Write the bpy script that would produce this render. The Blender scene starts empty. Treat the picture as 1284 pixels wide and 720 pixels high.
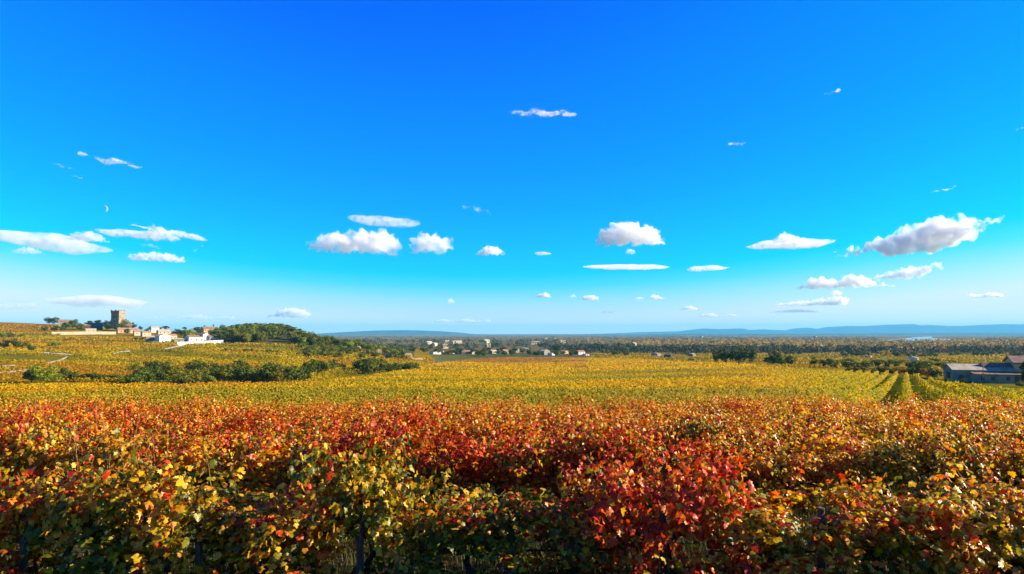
import bpy, bmesh, math, random
import numpy as np
from mathutils import Vector, Matrix, noise

random.seed(7)
RNG = np.random.default_rng(11)
SC = bpy.context.scene
COL = SC.collection
R = math.radians

# ------------------------------------------------------------------ camera
F, CX, CY = 837.0, 642.0, 360.0
TILT = math.atan(58 / F)
cd = bpy.data.cameras.new('camera')
cd.sensor_width = 36
cd.lens = 36 * F / 1284
cd.clip_start, cd.clip_end = 0.05, 60000
cam = bpy.data.objects.new('camera', cd)
cam.rotation_euler = (math.pi / 2 + TILT, 0, 0)
COL.objects.link(cam)
SC.camera = cam

# ------------------------------------------------------------------ sky, sun, exposure
SUN_AZ, SUN_EL = 89.0, 22.0           # azimuth to the right of the view direction
world = bpy.data.worlds.new('World')
SC.world = world
world.use_nodes = True
nt = world.node_tree
bg = nt.nodes['Background']
sky = nt.nodes.new('ShaderNodeTexSky')
sky.sky_type = 'NISHITA'
sky.sun_disc = False
sky.sun_elevation = R(SUN_EL)
sky.sun_rotation = R(SUN_AZ)
sky.dust_density = 0.0
sep = nt.nodes.new('ShaderNodeSeparateColor')
comb = nt.nodes.new('ShaderNodeCombineColor')
sc_in = nt.nodes.new('ShaderNodeVectorMath')
sc_in.operation = 'SCALE'
sc_in.inputs['Scale'].default_value = 0.1
nt.links.new(sky.outputs[0], sc_in.inputs[0])
nt.links.new(sc_in.outputs[0], sep.inputs[0])
GRADE = [  # how the photograph's strong colour grade bends each channel of the clear sky; low green and blue ends darkened to cut fill light
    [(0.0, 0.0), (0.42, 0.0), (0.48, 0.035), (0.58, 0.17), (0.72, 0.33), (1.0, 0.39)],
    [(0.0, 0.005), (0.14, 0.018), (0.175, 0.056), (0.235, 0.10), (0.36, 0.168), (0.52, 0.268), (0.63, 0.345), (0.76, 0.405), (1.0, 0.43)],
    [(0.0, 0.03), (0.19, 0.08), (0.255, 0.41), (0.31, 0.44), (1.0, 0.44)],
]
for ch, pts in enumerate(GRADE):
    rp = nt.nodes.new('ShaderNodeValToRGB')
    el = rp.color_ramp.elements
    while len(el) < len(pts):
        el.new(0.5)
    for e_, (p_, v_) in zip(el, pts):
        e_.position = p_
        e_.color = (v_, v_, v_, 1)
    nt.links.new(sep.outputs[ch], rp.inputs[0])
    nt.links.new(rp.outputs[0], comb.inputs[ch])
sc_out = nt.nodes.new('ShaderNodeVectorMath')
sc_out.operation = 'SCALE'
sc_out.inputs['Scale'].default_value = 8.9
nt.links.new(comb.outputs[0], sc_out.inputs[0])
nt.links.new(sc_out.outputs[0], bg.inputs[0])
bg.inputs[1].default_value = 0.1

sl = bpy.data.lights.new('sun', 'SUN')
sl.energy = 5.0
sl.angle = R(0.55)
sl.color = (1.0, 0.87, 0.66)
so = bpy.data.objects.new('sun', sl)
sun_dir = Vector((math.sin(R(SUN_AZ)) * math.cos(R(SUN_EL)), math.cos(R(SUN_AZ)) * math.cos(R(SUN_EL)), math.sin(R(SUN_EL))))
so.rotation_euler = sun_dir.to_track_quat('Z', 'Y').to_euler()
so.location = (50, 0, 80)
COL.objects.link(so)
SC.view_settings.view_transform = 'Standard'
SC.view_settings.look = 'None'
SC.view_settings.exposure = 1.42
SC.view_settings.gamma = 1.0
SC.view_settings.use_curve_mapping = False
cy = SC.cycles
cy.max_bounces = 12
cy.diffuse_bounces = 3
cy.glossy_bounces = 2
cy.transmission_bounces = 4
cy.volume_bounces = 10
cy.transparent_max_bounces = 8
cy.volume_max_steps = 256
cy.use_denoising = True
cy.sample_clamp_indirect = 4.0


# ------------------------------------------------------------------ helpers
def tag(o, label=None, cat=None, group=None, kind=None):
    if label: o['label'] = label
    if cat: o['category'] = cat
    if group: o['group'] = group
    if kind: o['kind'] = kind
    return o


def empty(name, loc, rz=0.0):
    o = bpy.data.objects.new(name, None)
    o.empty_display_size = 0.3
    o.location = loc
    o.rotation_euler = (0, 0, rz)
    COL.objects.link(o)
    return o


def link(name, me, parent=None, loc=(0, 0, 0)):
    o = bpy.data.objects.new(name, me)
    o.location = loc
    o.parent = parent
    COL.objects.link(o)
    return o


def np_mesh(name, verts, faces, mat=None, smooth=False, col=None, fattr=None):
    """verts (N,3); faces (M,k) all the same k; col (M,3) face colour; fattr {name: (M,) floats}"""
    verts = np.asarray(verts, np.float32)
    faces = np.asarray(faces, np.int32)
    m, k = faces.shape
    me = bpy.data.meshes.new(name)
    me.vertices.add(len(verts))
    me.vertices.foreach_set('co', verts.ravel())
    me.loops.add(m * k)
    me.loops.foreach_set('vertex_index', faces.ravel())
    me.polygons.add(m)
    me.polygons.foreach_set('loop_start', np.arange(0, m * k, k, dtype=np.int32))
    me.polygons.foreach_set('loop_total', np.full(m, k, np.int32))
    if smooth:
        me.polygons.foreach_set('use_smooth', np.ones(m, bool))
    if col is not None:
        a = me.attributes.new('Col', 'FLOAT_COLOR', 'FACE')
        c4 = np.ones((m, 4), np.float32)
        c4[:, :3] = col
        a.data.foreach_set('color', c4.ravel())
    for n_, v_ in (fattr or {}).items():
        a = me.attributes.new(n_, 'FLOAT', 'FACE')
        a.data.foreach_set('value', np.asarray(v_, np.float32))
    me.update()
    me.validate()
    if mat: me.materials.append(mat)
    return me


class MB:
    """collects boxes, tubes and free faces; build() links them as one mesh"""
    def __init__(self):
        self.v, self.f = [], []

    def add(self, vs, fs):
        n = len(self.v)
        self.v += [tuple(p) for p in vs]
        self.f += [tuple(i + n for i in f) for f in fs]
        return self

    def box(self, x0, x1, y0, y1, z0, z1):
        return self.add([(x0, y0, z0), (x1, y0, z0), (x1, y1, z0), (x0, y1, z0), (x0, y0, z1), (x1, y0, z1), (x1, y1, z1), (x0, y1, z1)],
                        [(0, 3, 2, 1), (4, 5, 6, 7), (0, 1, 5, 4), (1, 2, 6, 5), (2, 3, 7, 6), (3, 0, 4, 7)])

    def tube(self, pts, rads, n=7):
        vs, fs = [], []
        pts = [Vector(p) for p in pts]
        for i, p in enumerate(pts):
            d = (pts[min(i + 1, len(pts) - 1)] - pts[max(i - 1, 0)]).normalized()
            a = d.orthogonal().normalized() if abs(d.z) < 0.9 else Vector((1, 0, 0)).cross(d).normalized()
            b = d.cross(a)
            for k in range(n):
                t = 2 * math.pi * k / n
                vs.append(p + (a * math.cos(t) + b * math.sin(t)) * rads[i])
        for i in range(len(pts) - 1):
            for k in range(n):
                k2 = (k + 1) % n
                fs.append((i * n + k, i * n + k2, (i + 1) * n + k2, (i + 1) * n + k))
        fs.append(tuple(range(n))[::-1])
        fs.append(tuple((len(pts) - 1) * n + k for k in range(n)))
        return self.add(vs, fs)

    def gable(self, w, d, z0, h, over=0.4, along='x', thick=0.22):
        """a pitched roof slab over a w x d box; ridge along x or y"""
        if along == 'x':
            a, b = w / 2 + over, d / 2 + over
            P = lambda u, v, z: (u, v, z)
        else:
            a, b = d / 2 + over, w / 2 + over
            P = lambda u, v, z: (v, u, z)
        drop = over * h / (b - over)
        vs = []
        for u in (-a, a):
            vs += [P(u, -b, z0 - drop), P(u, 0, z0 + h), P(u, b, z0 - drop), P(u, -b, z0 - drop + thick), P(u, 0, z0 + h + thick), P(u, b, z0 - drop + thick)]
        fs = [(0, 1, 4, 3), (1, 2, 5, 4), (6, 9, 10, 7), (7, 10, 11, 8), (3, 4, 10, 9), (4, 5, 11, 10), (0, 6, 7, 1), (1, 7, 8, 2), (0, 3, 9, 6), (2, 8, 11, 5)]
        return self.add(vs, fs)

    def mesh(self, name, mat, smooth=False):
        me = bpy.data.meshes.new(name)
        me.from_pydata(self.v, [], self.f)
        bm = bmesh.new()
        bm.from_mesh(me)
        bmesh.ops.recalc_face_normals(bm, faces=bm.faces)
        bm.to_mesh(me)
        bm.free()
        if smooth:
            for p in me.polygons: p.use_smooth = True
        me.materials.append(mat)
        return me

    def build(self, name, mat, parent=None, smooth=False, loc=(0, 0, 0)):
        return link(name, self.mesh(name, mat, smooth), parent, loc)


def ray(px, py):
    u, v = (px - CX) / F, (CY - py) / F
    return Vector((u, math.cos(TILT) - v * math.sin(TILT), math.sin(TILT) + v * math.cos(TILT)))


def at(px, py, Y):
    d = ray(px, py)
    return d * (Y / d.y)


# ------------------------------------------------------------------ materials
def new_mat(name):
    m = bpy.data.materials.new(name)
    m.use_nodes = True
    n = m.node_tree
    return m, n, n.nodes['Principled BSDF'], n.nodes['Material Output']


def leaf_mat(name, source, trans=0.45, rough=0.42, spec=0.5, boost=1.3, tint=False):
    """leaf: glossy front, light shining through. source: 'Col' face colour, or 'vine' colour picked per leaf and per plant"""
    m, n, p, out = new_mat(name)
    L = n.links.new
    if source == 'Col':
        at_ = n.nodes.new('ShaderNodeAttribute')
        at_.attribute_name = 'Col'
        colour = at_.outputs['Color']
        if tint:
            oi = n.nodes.new('ShaderNodeObjectInfo')
            mx = n.nodes.new('ShaderNodeMix')
            mx.data_type = 'RGBA'
            mx.blend_type = 'MULTIPLY'
            mx.inputs[0].default_value = 1
            L(colour, mx.inputs[6])
            L(oi.outputs['Color'], mx.inputs[7])
            colour = mx.outputs[2]
    else:
        # object colour: r = share of red leaves, g = share of yellow leaves, the rest green; per-leaf numbers pick
        oi = n.nodes.new('ShaderNodeObjectInfo')
        sp = n.nodes.new('ShaderNodeSeparateColor')
        L(oi.outputs['Color'], sp.inputs[0])
        pick = n.nodes.new('ShaderNodeAttribute'); pick.attribute_name = 'pick'
        shade = n.nodes.new('ShaderNodeAttribute'); shade.attribute_name = 'shade'
        # slow drift over the plant so that colours come in patches
        tc = n.nodes.new('ShaderNodeTexCoord')
        geo = n.nodes.new('ShaderNodeNewGeometry')
        nz = n.nodes.new('ShaderNodeTexNoise')
        nz.inputs['Scale'].default_value = 1.7
        nz.inputs['Detail'].default_value = 1
        L(geo.outputs['Position'], nz.inputs['Vector'])
        drift = n.nodes.new('ShaderNodeMath'); drift.operation = 'MULTIPLY_ADD'
        drift.inputs[1].default_value = 1.5
        drift.inputs[2].default_value = -0.75
        L(nz.outputs['Fac'], drift.inputs[0])
        pk = n.nodes.new('ShaderNodeMath'); pk.operation = 'ADD'
        L(pick.outputs['Fac'], pk.inputs[0]); L(drift.outputs[0], pk.inputs[1])

        def ramp(stops):
            r_ = n.nodes.new('ShaderNodeValToRGB')
            e = r_.color_ramp.elements
            while len(e) < len(stops): e.new(0.5)
            for q, (pp, cc) in zip(e, stops):
                q.position = pp; q.color = (*cc, 1)
            L((sh if name == 'vine_leaf' else shade).outputs[0], r_.inputs[0])
            return r_.outputs[0]
        # third channel of the object colour pulls a vine towards the deep end of each colour
        dp = n.nodes.new('ShaderNodeMath'); dp.operation = 'MULTIPLY_ADD'
        dp.inputs[1].default_value = -0.62; dp.inputs[2].default_value = 1.0
        L(sp.outputs[2], dp.inputs[0])
        sh = n.nodes.new('ShaderNodeMath'); sh.operation = 'MULTIPLY'
        L(shade.outputs['Fac'], sh.inputs[0]); L(dp.outputs[0], sh.inputs[1])
        red = ramp([(0, (0.24, 0.010, 0.002)), (0.25, (0.47, 0.030, 0.003)), (0.5, (0.58, 0.085, 0.003)), (0.75, (0.60, 0.17, 0.005)), (1, (0.56, 0.20, 0.012))])
        yel = ramp([(0, (0.40, 0.15, 0.004)), (0.3, (0.56, 0.27, 0.005)), (0.65, (0.62, 0.38, 0.008)), (0.85, (0.62, 0.42, 0.06)), (1, (0.60, 0.20, 0.006))])
        grn = ramp([(0, (0.05, 0.058, 0.003)), (0.5, (0.13, 0.135, 0.005)), (0.85, (0.28, 0.24, 0.008)), (1, (0.22, 0.11, 0.008))])

        def less(a, b):
            q = n.nodes.new('ShaderNodeMath'); q.operation = 'LESS_THAN'
            L(a, q.inputs[0]); L(b, q.inputs[1]); return q.outputs[0]
        add = n.nodes.new('ShaderNodeMath'); add.operation = 'ADD'
        L(sp.outputs[0], add.inputs[0]); L(sp.outputs[1], add.inputs[1])

        def mix(fac, a, b):
            q = n.nodes.new('ShaderNodeMix'); q.data_type = 'RGBA'
            L(fac, q.inputs[0]); L(a, q.inputs[6]); L(b, q.inputs[7]); return q.outputs[2]
        colour = mix(less(pk.outputs[0], add.outputs[0]), grn, yel)
        colour = mix(less(pk.outputs[0], sp.outputs[0]), colour, red)
        # blotches and veins on each leaf
        nz2 = n.nodes.new('ShaderNodeTexNoise')
        nz2.inputs['Scale'].default_value = 38
        nz2.inputs['Detail'].default_value = 2
        L(geo.outputs['Position'], nz2.inputs['Vector'])
        mr = n.nodes.new('ShaderNodeMapRange')
        mr.inputs[1].default_value = 0.3; mr.inputs[2].default_value = 0.7
        mr.inputs[3].default_value = 0.62; mr.inputs[4].default_value = 1.25
        L(nz2.outputs['Fac'], mr.inputs[0])
        vs = n.nodes.new('ShaderNodeVectorMath'); vs.operation = 'SCALE'
        L(colour, vs.inputs[0]); L(mr.outputs[0], vs.inputs['Scale'])
        colour = vs.outputs[0]
    L(colour, p.inputs['Base Color'])
    p.inputs['Roughness'].default_value = rough
    p.inputs['Specular IOR Level'].default_value = spec
    tr = n.nodes.new('ShaderNodeBsdfTranslucent')
    bs = n.nodes.new('ShaderNodeVectorMath'); bs.operation = 'SCALE'
    bs.inputs['Scale'].default_value = boost
    L(colour, bs.inputs[0]); L(bs.outputs[0], tr.inputs[0])
    mx = n.nodes.new('ShaderNodeMixShader')
    mx.inputs[0].default_value = trans
    L(p.outputs[0], mx.inputs[1]); L(tr.outputs[0], mx.inputs[2]); L(mx.outputs[0], out.inputs[0])
    return m


def surf_mat(name, c1, c2, scale=3.0, rough=0.85, detail=5, bump=0.0, spec=0.25, stretch=(1, 1, 1), lo=0.35, hi=0.65, coords='Object'):
    m, n, p, out = new_mat(name)
    L = n.links.new
    tc = n.nodes.new('ShaderNodeTexCoord')
    mp = n.nodes.new('ShaderNodeMapping')
    mp.inputs['Scale'].default_value = stretch
    L(tc.outputs[coords], mp.inputs[0])
    nz = n.nodes.new('ShaderNodeTexNoise')
    nz.inputs['Scale'].default_value = scale
    nz.inputs['Detail'].default_value = detail
    L(mp.outputs[0], nz.inputs['Vector'])
    rp = n.nodes.new('ShaderNodeValToRGB')
    rp.color_ramp.elements[0].position = lo
    rp.color_ramp.elements[0].color = (*c1, 1)
    rp.color_ramp.elements[1].position = hi
    rp.color_ramp.elements[1].color = (*c2, 1)
    L(nz.outputs['Fac'], rp.inputs[0])
    L(rp.outputs[0], p.inputs['Base Color'])
    p.inputs['Roughness'].default_value = rough
    p.inputs['Specular IOR Level'].default_value = spec
    if bump:
        b = n.nodes.new('ShaderNodeBump')
        b.inputs['Strength'].default_value = bump
        b.inputs['Distance'].default_value = 0.05
        L(nz.outputs['Fac'], b.inputs['Height'])
        L(b.outputs[0], p.inputs['Normal'])
    return m


M_VINE = leaf_mat('vine_leaf', 'vine', 0.32, 0.40, 0.30, 1.7)
M_ROWS = leaf_mat('distant_vine_leaf', 'Col', 0.40, 0.55, 0.08, 1.3)
M_TREE = leaf_mat('tree_leaf', 'Col', 0.25, 0.55, 0.12, 1.2, tint=True)
M_WOODS = leaf_mat('woods_leaf', 'Col', 0.25, 0.6, 0.1, 1.2)
M_BARK = surf_mat('bark', (0.035, 0.024, 0.016), (0.12, 0.085, 0.055), 9, 0.9, bump=0.6, stretch=(3, 3, 0.6))
M_VTRUNK = surf_mat('vine_bark', (0.03, 0.02, 0.014), (0.10, 0.07, 0.045), 22, 0.95, bump=0.8, stretch=(3, 3, 0.5))
M_CANE = surf_mat('cane_bark', (0.16, 0.07, 0.025), (0.30, 0.15, 0.05), 14, 0.6)
M_POST = surf_mat('weathered_wood', (0.06, 0.045, 0.03), (0.17, 0.13, 0.09), 14, 0.85, bump=0.5, stretch=(4, 4, 0.35))
M_WIRE = surf_mat('galvanised_wire', (0.05, 0.04, 0.03), (0.12, 0.10, 0.08), 8, 0.7)
M_DRY = surf_mat('dry_stalk', (0.30, 0.15, 0.05), (0.46, 0.28, 0.10), 10, 0.8)
M_GRASS = leaf_mat('grass_blade', 'Col', 0.3, 0.6, 0.25, 1.2)

M_WHITE = surf_mat('white_render', (0.58, 0.54, 0.46), (0.74, 0.70, 0.62), 0.35, 0.9, lo=0.25, hi=0.6)
M_CREAM = surf_mat('cream_render', (0.40, 0.31, 0.19), (0.54, 0.44, 0.29), 0.4, 0.9, lo=0.25, hi=0.65)
M_OCHRE = surf_mat('ochre_render', (0.40, 0.26, 0.13), (0.55, 0.39, 0.21), 0.4, 0.9)
M_STONE = surf_mat('old_stone', (0.17, 0.13, 0.085), (0.33, 0.26, 0.17), 0.5, 0.95, detail=8, bump=0.5)
M_GREYWALL = surf_mat('grey_render', (0.20, 0.17, 0.12), (0.33, 0.29, 0.21), 0.5, 0.9)
M_TIMBER = surf_mat('dark_timber', (0.05, 0.035, 0.025), (0.11, 0.08, 0.05), 1.2, 0.9)
M_SHUTTER = surf_mat('window_dark', (0.025, 0.03, 0.035), (0.06, 0.065, 0.07), 2, 0.3, spec=0.5)
M_GREENSHUT = surf_mat('green_shutter', (0.05, 0.09, 0.06), (0.08, 0.13, 0.09), 3, 0.7)


def tile_mat(name, c1, c2):
    m = surf_mat(name, c1, c2, 1.1, 0.9, detail=8)
    n = m.node_tree
    p = n.nodes['Principled BSDF']
    tc = n.nodes['Texture Coordinate']
    wv = n.nodes.new('ShaderNodeTexWave')
    wv.inputs['Scale'].default_value = 1.6
    wv.bands_direction = 'X'
    b = n.nodes.new('ShaderNodeBump')
    b.inputs['Strength'].default_value = 0.5
    b.inputs['Distance'].default_value = 0.08
    n.links.new(tc.outputs['Object'], wv.inputs['Vector'])
    n.links.new(wv.outputs['Fac'], b.inputs['Height'])
    n.links.new(b.outputs[0], p.inputs['Normal'])
    return m


M_TILE = tile_mat('clay_tiles', (0.26, 0.12, 0.065), (0.46, 0.26, 0.15))
M_TILE_OLD = tile_mat('old_clay_tiles', (0.16, 0.09, 0.06), (0.32, 0.20, 0.13))
M_TILE_PALE = tile_mat('pale_clay_tiles', (0.40, 0.27, 0.18), (0.58, 0.43, 0.30))
M_SHEET = surf_mat('fibre_cement_sheet', (0.33, 0.28, 0.18), (0.50, 0.42, 0.28), 0.6, 0.95, detail=7, stretch=(1, 0.3, 1))

# ------------------------------------------------------------------ the lie of the land (eye height = 0)
NEAR = [(0.05, -1.65), (3.2, -1.70), (5.2, -2.72), (7.5, -2.86), (10, -2.95), (12.5, -3.1), (15, -3.25), (20, -3.6), (30, -4.25)]
CENTRE = [(60, -6.4), (120, -10.1), (250, -16.1), (500, -23.2), (720, -26.5), (1000, -28.5), (2000, -29), (25000, -29)]
LAND = {  # pixel column of the photograph -> (depth, height) along that line of sight
    -160: NEAR + [(60, -6.3), (105, -9.2), (125, -11.5), (150, -14), (200, -15), (250, -14.6), (400, -12.0), (600, -7), (800, 3), (960, 17), (1080, 19), (1400, 6), (2200, -29), (25000, -29)],
    0: NEAR + [(60, -6.3), (105, -9.2), (125, -11.5), (150, -14), (200, -15), (250, -14.8), (400, -12.6), (600, -8), (800, 2), (950, 16.5), (1050, 18), (1400, 2), (2200, -29), (25000, -29)],
    100: NEAR + [(60, -6.3), (108, -9.4), (128, -11.7), (150, -14), (200, -15.2), (250, -15), (400, -13), (600, -8.6), (750, -1.5), (850, 5), (950, 12), (1050, 13), (1400, -5), (2200, -29), (25000, -29)],
    200: NEAR + [(60, -6.3), (112, -9.6), (132, -12), (160, -14.5), (210, -15.6), (260, -15.4), (420, -14.5), (600, -10), (720, -5.5), (850, 1), (950, 3), (1100, -2), (1500, -20), (2200, -29), (25000, -29)],
    300: NEAR + [(60, -6.4), (118, -9.9), (140, -12.4), (170, -15), (220, -16.2), (270, -15.8), (420, -14.5), (560, -11.5), (650, -5), (740, 3), (800, 6), (900, 4), (1200, -15), (1800, -29), (25000, -29)],
    375: NEAR + [(60, -6.4), (125, -10.3), (150, -13), (190, -15.5), (240, -17), (290, -16.5), (430, -15.5), (560, -13), (640, -7), (720, -1.0), (800, 1.5), (900, -2), (1200, -18), (1800, -29), (25000, -29)],
    440: NEAR + [(60, -6.4), (120, -10.1), (190, -13.6), (220, -15.8), (260, -17), (320, -17.5), (430, -17), (560, -16.5), (660, -14), (740, -11.5), (820, -11.5), (950, -18), (1300, -29), (25000, -29)],
    500: NEAR + [(60, -6.4), (120, -10.1), (250, -15.5), (300, -17.2), (360, -18.8), (450, -19.5), (560, -20.3), (700, -20.6), (850, -23), (1100, -28), (1500, -29), (25000, -29)],
    560: NEAR + [(60, -6.4), (120, -10.1), (250, -16), (430, -21), (560, -23.5), (720, -25), (950, -27.5), (1300, -29), (25000, -29)],
    640: NEAR + CENTRE,
    800: NEAR + [(60, -6.4), (120, -10.0), (250, -15.6), (450, -21), (650, -25), (850, -27.5), (1100, -29), (25000, -29)],
    900: NEAR + [(60, -6.4), (120, -9.8), (250, -14.8), (400, -18.4), (440, -20), (600, -23.6), (850, -27.5), (1100, -29), (25000, -29)],
    1040: NEAR + [(60, -6.4), (120, -9.7), (220, -13.2), (280, -15.5), (380, -18.2), (600, -23), (850, -27.5), (1100, -29), (25000, -29)],
    1130: NEAR + [(60, -6.4), (120, -9.6), (200, -12.7), (260, -15), (380, -18.2), (600, -23), (850, -27.5), (1100, -29), (25000, -29)],
    1200: NEAR + [(60, -6.5), (110, -9.3), (135, -11.6), (185, -13.4), (260, -15.4), (380, -18.4), (600, -23), (850, -27.5), (1100, -29), (25000, -29)],
    1284: NEAR + [(55, -6.3), (80, -8.0), (100, -10.5), (185, -13.4), (260, -15.4), (380, -18.4), (600, -23), (850, -27.5), (1100, -29), (25000, -29)],
    1450: NEAR + [(55, -6.3), (80, -8.2), (100, -10.6), (185, -13.4), (260, -15.4), (380, -18.4), (600, -23), (850, -27.5), (1100, -29), (25000, -29)],
}
_px = np.array(sorted(LAND))
_tc = (_px - CX) / F
_lg = np.linspace(math.log(0.05), math.log(25000), 360)
_tab = np.array([np.interp(_lg, [math.log(a) for a, b in LAND[p]], [b for a, b in LAND[p]]) for p in _px])
_k = np.array([1, 2, 3, 2, 1], float); _k /= _k.sum()
for _i in range(len(_tab)):
    _tab[_i] = np.convolve(np.pad(_tab[_i], 2, 'edge'), _k, 'valid')
_tf = np.linspace(_tc[0], _tc[-1], 400)
_tabf = np.array([np.interp(_tf, _tc, _tab[:, j]) for j in range(len(_lg))]).T
_k2 = np.hanning(17); _k2 /= _k2.sum()
_tabf = np.array([np.convolve(np.pad(_tabf[:, j], 8, 'edge'), _k2, 'valid') for j in range(len(_lg))]).T


def gz(x, y):
    """ground height (numpy or float)"""
    x = np.asarray(x, float); y = np.asarray(y, float)
    Y = np.maximum(np.maximum(y, np.abs(x) / 1.05), 0.06)
    t = np.clip(x / Y, _tf[0], _tf[-1])
    fi = (t - _tf[0]) / (_tf[-1] - _tf[0]) * (len(_tf) - 1)
    fj = (np.log(np.minimum(Y, 24999)) - _lg[0]) / (_lg[-1] - _lg[0]) * (len(_lg) - 1)
    i0 = np.clip(fi.astype(int), 0, len(_tf) - 2); j0 = np.clip(fj.astype(int), 0, len(_lg) - 2)
    a = fi - i0; b = fj - j0
    z = (_tabf[i0, j0] * (1 - a) * (1 - b) + _tabf[i0 + 1, j0] * a * (1 - b) + _tabf[i0, j0 + 1] * (1 - a) * b + _tabf[i0 + 1, j0 + 1] * a * b)
    return z


def gzf(x, y): return float(gz(x, y))


def gpos(px, Y, dz=0.0):
    """a point on the ground: column px of the photograph, Y metres ahead"""
    x = (px - CX) / F * Y
    return Vector((x, Y, gzf(x, Y) + dz))


def vnoise(x, y, s, seed=0):
    """cheap smooth value noise, numpy"""
    g = np.random.default_rng(1000 + seed).random((128, 128))
    u, v = np.asarray(x) / s, np.asarray(y) / s
    i, j = np.floor(u).astype(int), np.floor(v).astype(int)
    a, b = u - i, v - j
    a, b = a * a * (3 - 2 * a), b * b * (3 - 2 * b)
    i0, j0, i1, j1 = i % 128, j % 128, (i + 1) % 128, (j + 1) % 128
    return g[i0, j0] * (1 - a) * (1 - b) + g[i1, j0] * a * (1 - b) + g[i0, j1] * (1 - a) * b + g[i1, j1] * a * b


# where the big yellow plot ends: (pixel column, depth)
EDGE_PX = [-200, 0, 200, 340, 400, 450, 500, 545, 590, 640, 720, 800, 850, 900, 960, 1000, 1040, 1140, 1180, 1230, 1284, 1450]
EDGE_Y = [105, 107, 113, 126, 158, 215, 270, 430, 600, 700, 690, 620, 480, 392, 330, 270, 215, 195, 142, 104, 80, 78]


def edge_y(px): return np.interp(px, EDGE_PX, EDGE_Y)


ROW_AZ = R(30.4)
RDIR = np.array([math.sin(ROW_AZ), math.cos(ROW_AZ)])
RNRM = np.array([math.cos(ROW_AZ), -math.sin(ROW_AZ)])
NEAR_TILT = R(0.5)                       # the near rows run nearly across the view
NROWS, ROW0, ROWGAP = 9, 7.6, 2.5
PLOT_END = ROW0 + NROWS * ROWGAP + 0.7


def near_row_y(k, x): return ROW0 + k * ROWGAP + (1.5 if k else 0) + math.tan(NEAR_TILT) * x


def plain_colour(x, y):
    """base colours of the far land: a patchwork of fields, meadow and bare soil"""
    pal = np.array([(0.17, 0.125, 0.03), (0.22, 0.15, 0.03), (0.10, 0.10, 0.03), (0.14, 0.09, 0.035), (0.20, 0.14, 0.055), (0.075, 0.085, 0.025), (0.13, 0.12, 0.05)])
    s = 150.0
    u, v = (x * 0.86 + y * 0.5) / s, (-x * 0.5 + y * 0.86) / (s * 1.9)
    u = u + 0.25 * np.sin(v * 1.7); v = v + 0.2 * np.sin(u * 1.3)
    h = (np.floor(u).astype(int) * 73856093 ^ np.floor(v).astype(int) * 19349663) & 0x7fffffff
    return pal[h % 7]


def ground_colour(x, y):
    px = CX + F * x / np.maximum(y, 0.3)
    n1 = vnoise(x, y, 9, 1)[:, None]; n2 = vnoise(x, y, 60, 2)[:, None]
    soil = np.array([0.040, 0.028, 0.014]) * (0.7 + 0.6 * n1)
    yellow = np.array([0.24, 0.150, 0.004]) * (0.72 + 0.55 * n1) + np.array([0.03, -0.03, 0.0]) * n2
    c = plain_colour(x, y) * (0.8 + 0.4 * n1)
    e = edge_y(px)
    inside = (y < e) & (y > 0)
    c = np.where(inside[:, None], np.where((y < 70)[:, None], soil * 1.4, np.where((y < 270)[:, None], np.array([.070, .080, .004]) * (.7 + .6 * n1), yellow)), c)
    ochre = (px > 760) & (y > e) & (y < 880)
    oc = np.where((vnoise(x + y * .5, y * 2.2, 70, 8) > .55)[:, None], [0.13, 0.115, 0.012], [0.22, 0.135, 0.010])
    c = np.where(ochre[:, None], oc * (0.8 + 0.4 * n1), c)
    # left slope below the village: vineyards in bands of yellow, russet and dull green
    slope = (px < 540) & (y >= e) & (y < 1500)
    band = vnoise(x + y * 0.4, y * 1.5, 55, 3)
    cs = np.where((band > 0.62)[:, None], [0.22, 0.135, 0.006], np.where((band < 0.33)[:, None], [0.15, 0.12, 0.006], [0.25, 0.155, 0.005]))
    hedge = (y > 780) & (px < 90)
    cs = np.where(hedge[:, None], [0.22, 0.13, 0.010], cs)
    wood = (px > 268) & (px < 520) & (y > 600)
    cs = np.where(wood[:, None], [0.07, 0.065, 0.018], cs)
    c = np.where(slope[:, None], cs * (0.75 + 0.5 * n1), c)
    c = np.where((y < 6.8)[:, None], np.array([0.06, 0.06, 0.02]) * (0.6 + 0.8 * n1), c)
    return c


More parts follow.
